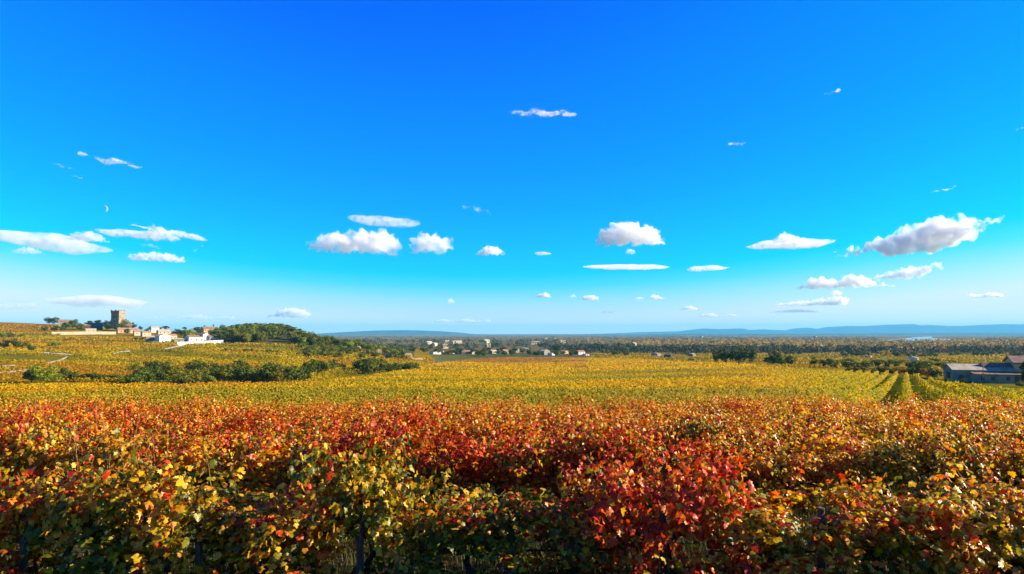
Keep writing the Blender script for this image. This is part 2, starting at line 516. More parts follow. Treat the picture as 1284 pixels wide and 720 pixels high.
def build_ground():
    az = np.concatenate([np.linspace(-180, -62, 60, endpoint=False), np.linspace(-62, 62, 620, endpoint=False), np.linspace(62, 180, 60, endpoint=False)])
    az = np.radians(az)
    rr = np.concatenate([[0.3], np.exp(np.linspace(math.log(0.8), math.log(24000), 345))])
    A, Rr = np.meshgrid(az, rr)
    x = (np.sin(A) * Rr).ravel(); y = (np.cos(A) * Rr).ravel()
    z = gz(x, np.where(y > 0, y, 0.0))
    d = np.hypot(x, y)
    amp = np.clip((d - 3) / 60, 0, 1) * 0.35 + 0.03
    z = z + (vnoise(x, y, 7, 5) - 0.5) * amp
    z = np.where(y < -2, np.minimum(z, -1.65), z)
    n = len(az)
    f = []
    for i in range(len(rr) - 1):
        k = np.arange(n); k2 = (k + 1) % n
        f.append(np.stack([i * n + k, i * n + k2, (i + 1) * n + k2, (i + 1) * n + k], 1))
    f = np.concatenate(f)
    v = np.stack([x, y, z], 1)
    v = np.concatenate([v, [[0, 0, -1.65]]]); c0 = len(v) - 1
    me = np_mesh('ground', v, f, None, True)
    a = me.attributes.new('Col', 'FLOAT_COLOR', 'POINT')
    c4 = np.ones((len(v), 4), np.float32)
    c4[:-1, :3] = np.clip(ground_colour(x, y), 0.005, 1)
    c4[-1, :3] = 0.05
    a.data.foreach_set('color', c4.ravel())
    bm = bmesh.new(); bm.from_mesh(me); bm.verts.ensure_lookup_table()
    for k in range(n):
        bm.faces.new((bm.verts[c0], bm.verts[(k + 1) % n], bm.verts[k])).smooth = True
    bmesh.ops.recalc_face_normals(bm, faces=bm.faces)
    bm.to_mesh(me); bm.free()
    m, nt_, p, out = new_mat('earth')
    L = nt_.links.new
    at_ = nt_.nodes.new('ShaderNodeAttribute'); at_.attribute_name = 'Col'
    geo = nt_.nodes.new('ShaderNodeNewGeometry')
    nz = nt_.nodes.new('ShaderNodeTexNoise'); nz.inputs['Scale'].default_value = 3.0; nz.inputs['Detail'].default_value = 9
    L(geo.outputs['Position'], nz.inputs['Vector'])
    mr = nt_.nodes.new('ShaderNodeMapRange')
    mr.inputs[1].default_value = 0.3; mr.inputs[2].default_value = 0.7; mr.inputs[3].default_value = 0.6; mr.inputs[4].default_value = 1.4
    L(nz.outputs['Fac'], mr.inputs[0])
    vs = nt_.nodes.new('ShaderNodeVectorMath'); vs.operation = 'SCALE'
    L(at_.outputs['Color'], vs.inputs[0]); L(mr.outputs[0], vs.inputs['Scale'])
    L(vs.outputs[0], p.inputs['Base Color'])
    p.inputs['Roughness'].default_value = 0.95
    p.inputs['Specular IOR Level'].default_value = 0.0
    b = nt_.nodes.new('ShaderNodeBump'); b.inputs['Strength'].default_value = 0.7; b.inputs['Distance'].default_value = 0.08
    L(nz.outputs['Fac'], b.inputs['Height']); L(b.outputs[0], p.inputs['Normal'])
    me.materials.append(m)
    tag(link('ground', me), kind='structure')


build_ground()


# ------------------------------------------------------------------ hills on the horizon
def ridge(name, pts, Y, depth, mat, zbase=-29.5):
    """a long range of hills: (px, py) of the crest at depth Y, with a foot in front and behind"""
    pxs = np.arange(pts[0][0], pts[-1][0] + 1, 4)
    pys = np.interp(pxs, [p[0] for p in pts], [p[1] for p in pts])
    nz = vnoise(pxs * 1.0, pxs * 0 + 3, 13, 21) - 0.5 + 0.5 * (vnoise(pxs * 1.0, pxs * 0 + 9, 5, 22) - 0.5)
    fade = np.clip((418 - pys) / 6, 0, 1)
    rows = []
    N = 9
    for j in range(N):
        s = j / (N - 1) * 2 - 1               # -1 front foot .. 1 back foot
        y = Y + s * depth
        prof = (1 - abs(s)) ** 0.8
        r_ = []
        for i, (a, b) in enumerate(zip(pxs, pys)):
            top = at(a, b, Y)
            x = (a - CX) / F * Y * (1 + 0.0 * s)
            h = top.z - zbase
            w = prof + (0.10 * (vnoise(np.array([a * 1.0]), np.array([s * 40 + 50]), 17, 23)[0] - 0.5) if 0 < j < N - 1 and j != N // 2 else 0)
            z = zbase + h * max(w, 0) + (nz[i] * 3.0 * fade[i] if j == N // 2 else 0)
            r_.append((x, y, z))
        rows.append(r_)
    n = len(pxs)
    v = [p for r_ in rows for p in r_]
    f = [(j * n + i, j * n + i + 1, (j + 1) * n + i + 1, (j + 1) * n + i) for j in range(N - 1) for i in range(n - 1)]
    me = bpy.data.meshes.new(name)
    me.from_pydata(v, [], f)
    for p in me.polygons: p.use_smooth = True
    me.materials.append(mat)
    tag(link(name, me), kind='structure')


M_HILL = surf_mat('scrub_hillside', (0.02, 0.035, 0.025), (0.07, 0.08, 0.055), 0.004, 0.95, detail=8, spec=0.1)
ridge('mountains', [(340, 419), (395, 418.6), (430, 416.6), (470, 414.6), (510, 414), (550, 415.2), (575, 417), (600, 419.6), (640, 420)], 14000, 800, M_HILL)
ridge('mountains', [(720, 419.5), (780, 417.5), (800, 416.6), (850, 415.6), (875, 412.6), (885, 411.9), (900, 412.8), (930, 412.0), (940, 413.8), (955, 413.0), (985, 414.3), (994, 412), (1014, 410.9), (1023, 412.6), (1035, 410.3), (1062, 408.9), (1085, 409.0), (1107, 407.4), (1146, 406.4), (1153, 408), (1164, 407.5), (1185, 408.8), (1205, 408.9), (1222, 407.9), (1255, 406.6), (1284, 406.7), (1340, 407.5), (1420, 410), (1500, 414)], 20000, 1500, M_HILL)
ridge('hills', [(560, 421.8), (600, 421.2), (625, 420.4), (660, 420.0), (740, 419.6), (800, 419.4), (870, 418.6), (890, 419.0), (960, 418.8), (1100, 418.0), (1284, 417.4), (1400, 418)], 11000, 900, M_HILL)
ridge('hills', [(440, 429), (470, 427.6), (490, 427.0), (510, 427.6), (540, 429)], 2900, 160, M_HILL)


# ------------------------------------------------------------------ leaf cards in bulk
def unit(v): return v / np.maximum(np.linalg.norm(v, axis=1, keepdims=True), 1e-6)


def cards(c, size, nrm, rng, fold=0.18, aspect=1.0):
    """one folded kite-shaped leaf (2 triangles) at each centre"""
    n = unit(nrm)
    r = rng.normal(size=n.shape)
    d = unit(np.cross(n, r))
    s = np.cross(n, d)
    size = size[:, None]
    a = c - d * size * 0.5 * aspect
    b = c + s * size * 0.46 + n * size * fold
    e = c + d * size * 0.5 * aspect
    g = c - s * size * 0.46 + n * size * fold
    v = np.stack([a, b, e, g], 1).reshape(-1, 3)
    i = np.arange(len(c))[:, None] * 4
    f = np.concatenate([i + [[0, 1, 2]], i + [[0, 2, 3]]], 1).reshape(-1, 3)
    return v, f


LEAF = np.array([(0, -0.02), (0.20, -0.14), (0.44, 0.00), (0.37, 0.17), (0.53, 0.40), (0.31, 0.45), (0.25, 0.67), (0.0, 0.93),
                 (-0.25, 0.67), (-0.31, 0.45), (-0.53, 0.40), (-0.37, 0.17), (-0.44, 0.00), (-0.20, -0.14)])


def lobed(p, size, d, n, rng):
    """grape leaves: five-lobed, folded on the midrib, curled at the tip; p = stalk end"""
    N = len(p)
    d = unit(d - n * (d * n).sum(1, keepdims=True))
    s = np.cross(d, n)
    L = np.concatenate([[(0, 0.30)], LEAF])
    jit = rng.normal(0, 0.035, (N, len(L), 2))
    xy = L[None] + jit
    fold = rng.uniform(-0.05, 0.55, (N, 1)); curl = rng.uniform(-0.1, 0.55, (N, 1)); wav = rng.normal(0, 0.05, (N, len(L)))
    z = -fold * np.abs(xy[:, :, 0]) - curl * np.maximum(xy[:, :, 1] - 0.2, 0) ** 2 + wav
    wid = rng.uniform(0.8, 1.1, (N, 1))
    v = p[:, None] + size[:, None, None] * ((xy[:, :, 0] * wid)[..., None] * s[:, None] + xy[:, :, 1:2] * d[:, None] + z[..., None] * n[:, None])
    k = len(LEAF)
    tri = np.array([(0, 1 + j, 1 + (j + 1) % k) for j in range(k)])
    f = (np.arange(N)[:, None, None] * (k + 1) + tri[None]).reshape(-1, 3)
    return v.reshape(-1, 3), f, k


def vine_parts(seed, nshoot=20, fill=420, fine=True):
    """foliage mesh + a few bare canes + the trunk of one grape vine; the row runs along local x, ground at z = 0"""
    rng = np.random.default_rng(seed)
    P, Dn, Nn, S, H = [], [], [], [], []
    canes = []
    for i in range(nshoot):
        x0 = rng.uniform(-0.62, 0.62)
        pos = np.array([x0, rng.normal(0, 0.05), rng.uniform(0.48, 0.66)])
        side = rng.choice([-1, 1])
        dirv = np.array([rng.normal(0, 0.30), side * abs(rng.normal(0.12, 0.16)), 1.0])
        length = rng.uniform(0.70, 1.02) if rng.random() > 0.12 else rng.uniform(1.0, 1.28)
        droop = rng.uniform(0.02, 0.11) * (2.0 if rng.random() < 0.25 else 1)
        path = [pos.copy()]
        steps = int(length / 0.055)
        for k in range(steps):
            dirv = dirv / np.linalg.norm(dirv)
            pos = pos + dirv * 0.055
            path.append(pos.copy())
            dirv = dirv + np.array([rng.normal(0, 0.05), side * droop * 0.35, -droop * (k / steps) * 1.6])
            for _ in range(3 if rng.random() < 0.7 else 4):
                th = rng.uniform(0, 2 * math.pi)
                off = np.array([math.cos(th), math.sin(th), rng.uniform(-0.3, 0.4)]) * rng.uniform(0.05, 0.13)
                P.append(pos + off); H.append(k / steps)
                Dn.append(off * 4 + np.array([0, 0, -rng.uniform(0.2, 1.3)]) + rng.normal(0, 0.25, 3))
                Nn.append(np.array([math.cos(th) * 0.8, math.sin(th) * 0.8 + side * 0.25, 0.75]) + rng.normal(0, 0.45, 3))
                S.append(rng.uniform(0.050, 0.100) * (1.0 - 0.35 * (k / steps) ** 3))
        canes.append(path)
    # the rest hangs in clumps with dark hollows between them
    nc = 17
    cl = [(rng.uniform(-.72, .72), rng.choice([-1, 1]), (rng.uniform(.0, .45) if k_ < 8 else rng.uniform(.3, 1.25)), rng.uniform(.08, .16)) for k_ in range(nc)]
    for i in range(fill):
        cx, cs, cz, cr = cl[rng.integers(nc)]
        z = cz + rng.normal(0, cr)
        z = max(z, .06)
        half = 0.36 * math.sqrt(max(0.06, 1 - ((z - 0.70) / 0.72) ** 2))
        y = half * cs * rng.uniform(0.35, 1.45)
        P.append(np.array([cx + rng.normal(0, cr), y, z])); H.append((z - 0.4) / 1.0)
        Dn.append(np.array([rng.normal(0, 0.6), cs * 0.4, -rng.uniform(0.3, 1.4)]))
        Nn.append(np.array([rng.normal(0, 0.6), cs * 0.8, 0.6]) + rng.normal(0, 0.45, 3))
        S.append(rng.uniform(0.052, 0.102))
    P, Dn, Nn, S, H = np.array(P), np.array(Dn), unit(np.array(Nn)), np.array(S), np.array(H)
    n = len(P)
    pick = np.clip(rng.uniform(0, 1, n) * 0.92 + 0.14 * (0.5 - np.clip(H, 0, 1)), 0, 1)
    shade = rng.uniform(0, 1, n)
    if fine:
        v, f, k = lobed(P, S, Dn, Nn, rng)
    else:
        v, f = cards(P + unit(Dn) * S[:, None] * 0.4, S * 1.02, Nn, rng)
        k = 2
    me = np_mesh('foliage', v, f, M_VINE, False, None, {'pick': np.repeat(pick, k), 'shade': np.repeat(shade, k)})
    cm = []
    order = sorted(canes, key=lambda c: -c[-1][2])[:3]
    for c in order:
        b = MB()
        pts = c[::3] + [c[-1]]
        b.tube(pts, [0.006 - 0.004 * i / len(pts) for i in range(len(pts))], 5)
        cm.append(b.mesh('cane', M_CANE, True))
    b = MB()
    w = rng.normal(0, 0.05, 6)
    b.tube([(0, 0, -0.15), (w[0] * .3, w[1] * .3, 0.05), (w[0], w[1], 0.22), (w[2], w[3], 0.40), (w[4], 0, 0.56)], [0.055, 0.045, 0.036, 0.036, 0.042], 8)
    b.tube([(w[4], 0, 0.54), (w[4] + 0.2, 0.02, 0.60), (0.62, 0, 0.58)], [0.032, 0.024, 0.012], 6)
    b.tube([(w[4], 0, 0.54), (w[4] - 0.2, -0.02, 0.60), (-0.62, 0, 0.58)], [0.032, 0.024, 0.012], 6)
    tm = b.mesh('trunk', M_VTRUNK, True)
    return me, cm, tm


FINE = [vine_parts(100 + i, 22, 1100, True) for i in range(9)]
MID = [vine_parts(200 + i, 20, 500, True) for i in range(4)]
COARSE = [vine_parts(300 + i, 19, 480, False) for i in range(8)]
ORD = ['nearest', 'second', 'third', 'fourth', 'fifth', 'sixth', 'seventh', 'eighth', 'ninth', 'tenth', 'eleventh', 'twelfth']
CARD = ['first', 'second', 'third', 'fourth', 'fifth', 'sixth', 'seventh', 'eighth', 'ninth', 'tenth', 'eleventh', 'twelfth', 'thirteenth', 'fourteenth', 'fifteenth', 'sixteenth', 'seventeenth', 'eighteenth', 'nineteenth', 'twentieth', 'twenty first', 'twenty second', 'twenty third', 'twenty fourth', 'twenty fifth', 'twenty sixth', 'twenty seventh', 'twenty eighth', 'twenty ninth', 'thirtieth']


def look(px, k):
    """share of red and yellow leaves for a vine seen at column px in row k"""
    n = random.random()
    if k == 0:
        for lim, r_, y_ in [(35, .72, .2), (90, .06, .46), (200, .05, .46), (300, .10, .48), (400, .14, .42), (440, .14, .38), (535, .08, .46), (610, .18, .22), (690, .32, .18), (770, .52, .22), (915, .70, .20), (1000, .26, .44), (1080, .30, .42), (1160, .28, .48), (1240, .12, .6), (9999, .10, .52)]:
            if px < lim: return r_, y_
    if k == 1:
        for lim, r_, y_ in [(60, .2, .62), (340, .22, .62), (440, .42, .40), (560, .52, .32), (900, .54, .32), (1000, .30, .52), (9999, .22, .60)]:
            if px < lim: return r_ * (.7 + .5 * n), y_
    if k == 2:
        for lim, r_, y_ in [(330, .52, .38), (640, .58, .30), (720, .22, .62), (900, .55, .34), (9999, .22, .60)]:
            if px < lim: return r_ * (.6 + .7 * n), y_
    if k <= 5:
        if 640 < px < 860 and k in (4, 5): return .12 + .4 * n, .62
        return (.25 + .45 * n, .52) if px < 900 else (.12 + .42 * n, .62)
    if k < 7:
        return (.15 + .5 * n, .58)
    if k < NROWS:
        return (.03 + .42 * n * n, .66)
    return (.05 + .05 * n, .66)


def look_word(r_, y_):
    if r_ > .66: return 'deep red'
    if r_ > .44: return 'red and gold'
    if r_ > .24: return 'orange and red'
    if y_ > .52: return 'yellow and golden'
    if y_ > .30: return 'yellow green'
    return 'dull green'


vine_count = 0


def place_vine(kit, x, y, rz, sx, sz, rgb, label, group, parts):
    global vine_count
    vine_count += 1
    t = empty('grape_vine', (x, y, gzf(x, y)), rz)
    tag(t, label, 'vine', group)
    me, cm, tm = kit
    f = link('foliage', me, t)
    f.scale = (sx, random.uniform(0.85, 1.25) * (1 if random.random() < .5 else -1), sz)
    f.color = (*(tuple(rgb) + (0.0,))[:3], 1.0)
    tr = link('trunk', tm, t)
    tr.scale = (1, 1, sz)
    if parts:
        for c in cm:
            o = link('cane', c, t)
            o.scale = f.scale
    return t


def near_vines():
    for k in range(NROWS):
        d = ROW0 + k * ROWGAP
        half = 0.79 * d + 3.6
        xs = np.arange(-half, half, 1.12) + random.uniform(0, .5)
        seen = 0
        for x in xs:
            x = float(x + random.uniform(-.12, .12))
            y = near_row_y(k, x) + random.uniform(-.08, .08)
            px = CX + F * x / y
            r_, y_ = look(px, k)
            kit = random.choice(FINE if k < 3 else (MID if k < 4 else COARSE))
            sx = random.choice([-1, 1]) * random.uniform(.95, 1.15)
            sz = random.uniform(.80, 1.10)
            if k == 0:
                if 425 < px < 540: sz = 1.10
                elif 780 < px < 915: sz = 1.06
                elif 540 < px < 780: sz = random.uniform(.70, .78)
                elif 300 < px < 425 or 915 < px < 1120: sz = random.uniform(.74, .84)
                elif px >= 1120: sz = random.uniform(.84, .94)
            if k >= 4: sz *= 1.03
            deep = {0: .42 if 700 < px < 920 else .25, 1: .5 if 430 < px < 920 else .2, 2: .5 if px < 920 else .1}.get(k, .1)
            vis = -40 < px < 1324
            w = look_word(r_, y_)
            if vis and k < 3:
                seen += 1
                lab = f'{w} grape vine, {CARD[seen - 1]} from the left in the {ORD[k]} vine row'
                g = f'grape vines of the {ORD[k]} row'
            else:
                lab = f'{w} grape vine in the {ORD[k]} row of the red vineyard'
                g = f'{w} vines of the {ORD[k]} row'
            place_vine(kit, x, y, NEAR_TILT + (math.pi if random.random() < .5 else 0) + random.uniform(-.06, .06), sx, sz, (r_, y_, deep), lab, g, k < 3)


near_vines()


# ------------------------------------------------------------------ the yellow vineyard beyond: rows running away to the right
def plot_start(x): return PLOT_END + 1.6 + math.tan(NEAR_TILT) * x


def yellow_first_vines(limit):
    cand = []
    for k in range(-60, 60):
        for s in np.arange(0, 110, 1.15):
            p = RNRM * (k * 2.45) + RDIR * s
            x, y = p
            if y < plot_start(x) or y > 44: continue
            px = CX + F * x / y
            if not -60 < px < 1350: continue
            cand.append((y - math.tan(NEAR_TILT) * x, x, y, px))
    cand.sort()
    for _, x, y, px in cand[:limit]:
        n = random.random()
        rgb = (.10 * n, .62) if random.random() < .85 else (.3, .5)
        place_vine(random.choice(COARSE), x + random.uniform(-.1, .1), y + random.uniform(-.1, .1), math.pi / 2 - ROW_AZ, random.uniform(.9, 1.05), random.uniform(.85, 1.02), rgb,
                   'yellow grape vine at the front edge of the yellow vineyard', 'first vines of the yellow vineyard', False)
    return cand[min(limit, len(cand) - 1)][0] if cand else 31


FIRST_LIMIT = max(0, 300 - vine_count)
Y_FIRST = yellow_first_vines(FIRST_LIMIT)


def yellow_rows():
    V, Fc, C = [], [], []
    off = 0
    for y0, y1, per, size, gap, hh in [(26, 48, 150, .12, 2.45, 1.25), (48, 75, 95, .17, 2.45, 1.25), (75, 130, 46, .24, 2.45, 1.25), (130, 260, 20, .36, 2.45, 1.25), (260, 720, 5.0, .75, 3.2, 1.3)]:
        ext = y1 * 1.15
        k = np.arange(-int(ext * 1.3 / gap), int(ext * 1.3 / gap) + 1)
        smax = y1 * 1.5
        step = 1.0
        s = np.arange(-y1 * .6, smax, step)
        K, S = np.meshgrid(k, s)
        K, S = K.ravel(), S.ravel()
        if per < step * 1: pass
        x = RNRM[0] * K * gap + RDIR[0] * S
        y = RNRM[1] * K * gap + RDIR[1] * S
        ok = (y > y0 - 2) & (y < y1 + 2) & (np.abs(x) < y * 0.95)
        K, S = K[ok], S[ok]
        n = RNG.poisson(per * step, len(K))
        K, S = np.repeat(K, n), np.repeat(S, n)
        m = len(K)
        S = S + RNG.uniform(0, step, m)
        # uneven canopy: thickness and height wander along each row, with missing vines
        wob = vnoise(S * 1.0, K * 7.31, 1.6, 7)
        h = RNG.beta(2.0, 1.3, m) * hh * (0.74 + 0.6 * wob)
        w = RNG.normal(0, 0.15, m) * (0.7 + 0.6 * wob) * np.where(h < .3, .6, 1)
        T = w
        x = RNRM[0] * (K * gap + T) + RDIR[0] * S
        y = RNRM[1] * (K * gap + T) + RDIR[1] * S
        px = CX + F * x / np.maximum(y, 1)
        yt = y - math.tan(NEAR_TILT) * x
        st = np.where(y0 < 48, np.maximum(Y_FIRST - 0.2, y0), y0)
        ok = (yt > Y_FIRST) & (y >= y0) & (y < y1) & (y < edge_y(px) + (vnoise(px, px * 0, 18, 9) - .5) * 8) & (px > -170) & (px < 1440)
        ok &= (vnoise(S, K * 3.7, 1.3, 17) > 0.13)
        ok &= RNG.random(m) < 0.97
        x, y, h, w, px, wob = x[ok], y[ok], h[ok], w[ok], px[ok], wob[ok]
        m = len(x)
        z = gz(x, y) + 0.15 + h
        c = np.stack([x, y, z], 1)
        nrm = np.stack([RNRM[0] * np.sign(w), RNRM[1] * np.sign(w), np.full(m, .9)], 1) + RNG.normal(0, .6, (m, 3))
        sz = size * RNG.uniform(.7, 1.3, m)
        v, f = cards(c, sz, nrm, RNG)
        # colours: mostly yellow and yellow green, russet drifts
        t = RNG.random(m)
        pal = np.array([(.58, .335, .001), (.50, .315, .001), (.32, .25, .001), (.13, .135, .001), (.58, .25, .002)])
        idx = np.select([t < .34, t < .60, t < .78, t < .90], [0, 1, 2, 3], 4)
        col = pal[idx]
        drift = vnoise(x, y, 22, 31) + .35 * vnoise(x, y, 5, 32)
        rus = np.clip((drift - .86) * 3.5, 0, 1) * np.clip((y - 20) / 30, 0, 1)
        lowleft = np.clip((560 - px) / 400, 0, 1) * np.clip((75 - y) / 35, 0, 1)
        rr = np.clip(rus * .55 + lowleft * .45 * (RNG.random(m) < .5), 0, .8)[:, None]
        col = col * (1 - rr) + np.array([.40, .13, .018]) * rr
        gr = np.clip((vnoise(x, y, 30, 33) - .58) * 3, 0, .7)[:, None]
        col = col * (1 - gr) + np.array([.17, .17, .014]) * gr
        patch = ((px > 555) & (px < 735) & (y > 330)).astype(float) * np.clip((vnoise(x, y * 1.0, 60, 34) - .45) * 4, 0, 1)
        col = col * (1 - patch[:, None] * .7) + np.array([.26, .10, .03]) * patch[:, None] * .7
        rg = np.clip((px - 960) / 160, 0, .55)[:, None]
        col = col * (1 - rg) + np.array([.30, .27, .001]) * rg
        col = col * RNG.uniform(.75, 1.25, (m, 1))
        V.append(v); Fc.append(f + off); C.append(np.repeat(col, 2, 0)); off += len(v)
    V, Fc, C = np.concatenate(V), np.concatenate(Fc), np.concatenate(C)
    print('yellow rows tris', len(Fc))
    tag(link('vineyard_rows', np_mesh('vineyard_rows', V, Fc, M_ROWS, False, C)),
        'wide yellow vineyard in rows stretching down to the valley', 'vineyard', kind='stuff')


yellow_rows()


TRACKS = [[(-30, 469.5), (0, 468.5), (25, 466), (40, 464)], [(63, 455.5), (74, 453.5), (82, 450.5), (87, 448)], [(-20, 459), (8, 459), (25, 458.5)],
          [(54, 442), (72, 443.5), (92, 445)], [(144, 444), (152, 441.8), (166, 440.5)], [(208, 438), (220, 435.5), (232, 433)]]


def slope_vines():
    """vineyards on the far slope below the village"""
    m = 110000
    px = RNG.uniform(-60, 545, m)
    y = np.exp(RNG.uniform(math.log(205), math.log(900), m))
    x = (px - CX) / F * y
    # snap to rows 5 m apart running gently up the slope
    q = (x * .45 + y * .89)
    y = y + (np.round(q / 5) * 5 - q) * .8
    band = vnoise(x + y * .4, y * 1.5, 55, 3)
    ok = (y > edge_y(px) + 60) & (band > .20) & ~((px > 262) & (y > 590)) & ~((px > 76) & (y > 690))
    px, x, y, band = px[ok], x[ok], y[ok], band[ok]
    py = 418 - gz(x, y) / y * F
    keep = np.ones(len(px), bool)
    for line in TRACKS:                     # nothing grows on the tracks
        for (a, b), (c_, d) in zip(line, line[1:]):
            t = np.clip(((px - a) * (c_ - a) + (py - b) * (d - b)) / ((c_ - a) ** 2 + (d - b) ** 2), 0, 1)
            keep &= np.hypot(px - a - t * (c_ - a), (py - .8) - b - t * (d - b)) > 1.7
    px, x, y, band = px[keep], x[keep], y[keep], band[keep]
    m = len(x)
    c = np.stack([x, y, gz(x, y) + RNG.uniform(.3, 1.5, m)], 1)
    v, f = cards(c, RNG.uniform(.7, 1.3, m) * (y / 420), np.stack([RNG.normal(0, .6, m), -np.ones(m) * .5, np.ones(m)], 1) + RNG.normal(0, .5, (m, 3)), RNG)
    pal = np.array([(.44, .30, .001), (.39, .28, .001), (.31, .25, .001), (.42, .25, .001)])
    col = pal[RNG.integers(0, 4, m)] * RNG.uniform(.88, 1.14, (m, 1))
    ol = np.clip((.44 - band) * 8, 0, .8)[:, None]
    col = col * (1 - ol) + np.array([.19, .165, .002]) * ol
    rs = np.clip((band - .70) * 6, 0, .6)[:, None]
    col = col * (1 - rs) + np.array([.34, .13, .003]) * rs
    far = ((y > 760) & (px < 95))[:, None]
    col = np.where(far, np.array([.36, .19, .004]) * RNG.uniform(.7, 1.2, (m, 1)), col)
    tag(link('hillside_vineyard', np_mesh('hillside_vineyard', v, f, M_ROWS, False, np.repeat(col, 2, 0))),
        'golden vineyards on the slope below the hilltop village', 'vineyard', kind='stuff')


slope_vines()


def far_vines():
    """vineyard plots on the flat beyond the near slope, right of the middle"""
    m = 60000
    px = RNG.uniform(740, 1340, m)
    y = np.exp(RNG.uniform(math.log(260), math.log(900), m))
    x = (px - CX) / F * y
    plot = vnoise(x + y * .5, y * 1.6, 70, 8)
    q = x * .86 - y * .5
    x = x + (np.round(q / 4.5) * 4.5 - q) * .86
    ok = (y > edge_y(px) + 25) & (plot > .34) & ~((px > 1165) & (y < 215))
    px, x, y, plot = px[ok], x[ok], y[ok], plot[ok]
    m = len(x)
    c = np.stack([x, y, gz(x, y) + RNG.uniform(.2, 1.4, m)], 1)
    v, f = cards(c, RNG.uniform(.7, 1.3, m) * (y / 420), RNG.normal(0, .6, (m, 3)) + np.array([0, -.5, 1]), RNG)
    pal = np.array([(.46, .29, .002), (.36, .25, .002), (.22, .19, .002), (.38, .18, .003)])
    col = pal[RNG.integers(0, 4, m)] * RNG.uniform(.7, 1.25, (m, 1))
    ol = np.clip((plot - .60) * 6, 0, .75)[:, None]
    col = col * (1 - ol) + np.array([.17, .17, .003]) * ol
    tag(link('valley_vineyard', np_mesh('valley_vineyard', v, f, M_ROWS, False, np.repeat(col, 2, 0))),
        'ochre vineyard plots on the flat land before the woods', 'vineyard', kind='stuff')


far_vines()


# ------------------------------------------------------------------ trellis posts, wires, dry stalks, grass
def trellis():
    px_row0 = [-130, 50, 262, 457, 640, 828, 1020, 1215, 1400]
    names = ['leftmost', 'second', 'third', 'fourth', 'fifth', 'sixth', 'rightmost']
    b = MB()
    b.tube([(0, 0, -.4), (0.004, 0, .5), (0, 0.004, .6), (0, 0, .92)], [.042, .041, .039, .037], 9)
    post = b.mesh('trellis_post', M_POST, False)
    j = 0
    for k in range(3):
        for i, p in enumerate(px_row0):
            if k:
                x = (p + 40 * k - CX) / F * (ROW0) * 1.0 + k * .9
                x = (i - 4) * 3.3 * (1 + .12 * k) + k * .7
            else:
                x = (p - CX) / F * ROW0
            y = near_row_y(k, x)
            o = link('trellis_post', post, None, (x, y, gzf(x, y)))
            o.rotation_euler = (random.uniform(-.03, .03), random.uniform(-.04, .04), random.uniform(0, 3))
            if k == 0:
                lab = f'grey weathered wooden post in the nearest vine row, {CARD[i]} post from the left'
            else:
                lab = f'weathered wooden post half hidden in the {ORD[k]} vine row'
            tag(o, lab, 'post', f'trellis posts of the {ORD[k]} vine row')
    for k in range(2):
        for h, word in ((.30, 'lowest'), (.55, 'middle'), (.80, 'top')):
            w = MB()
            pts = []
            for x in np.linspace(-9 - 2 * k, 9 + 2 * k, 41):
                y = near_row_y(k, x) - .05
                pts.append((x, y, gzf(x, y) + h + .02 * math.sin(x * 1.9)))
            w.tube(pts, [.004] * len(pts), 5)
            tag(w.build('trellis_wire', M_WIRE), f'{word} thin wire strung along the {ORD[k]} vine row', 'wire', 'trellis wires')


trellis()


def dry_stalks():
    for i, (px, k, h, word) in enumerate([(57, 1, 2.0, 'tall leaning dry weed stalks above the vines, leftmost clump'), (108, 1, 2.15, 'thick clump of dry orange weed stalks beside a second smaller clump'), (152, 1, 2.0, 'thin dry weed stalks, sparse clump right of the thick orange one'), (480, 2, 1.9, 'dry weed stalks poking out of red vines left of the middle')]):
        x = (px - CX) / F * (ROW0 + k * ROWGAP)
        y = near_row_y(k, x) - .45
        b = MB()
        for s in range(6 if i != 2 else 4):
            a, l = random.uniform(0, 6.3), random.uniform(.0, .22)
            top = Vector((math.cos(a) * l + random.uniform(-.12, .12), math.sin(a) * l, h * random.uniform(.60, .86)))
            st = Vector((random.uniform(-.25, .25), random.uniform(-.08, .08), 0))
            mid = st.lerp(top + st, .55) + Vector((random.uniform(-.04, .04), 0, 0))
            b.tube([st, mid, top + st], [.005, .004, .002], 5)
            for q in range(5):
                p0 = mid.lerp(top + st, q / 5)
                b.tube([p0, p0 + Vector((random.uniform(-.12, .12), random.uniform(-.1, .1), random.uniform(.05, .14)))], [.003, .001], 4)
        tag(b.build('dry_weed', M_DRY, None, loc=(x, y, gzf(x, y))), word, 'weed', 'dry weeds among the vines')


dry_stalks()


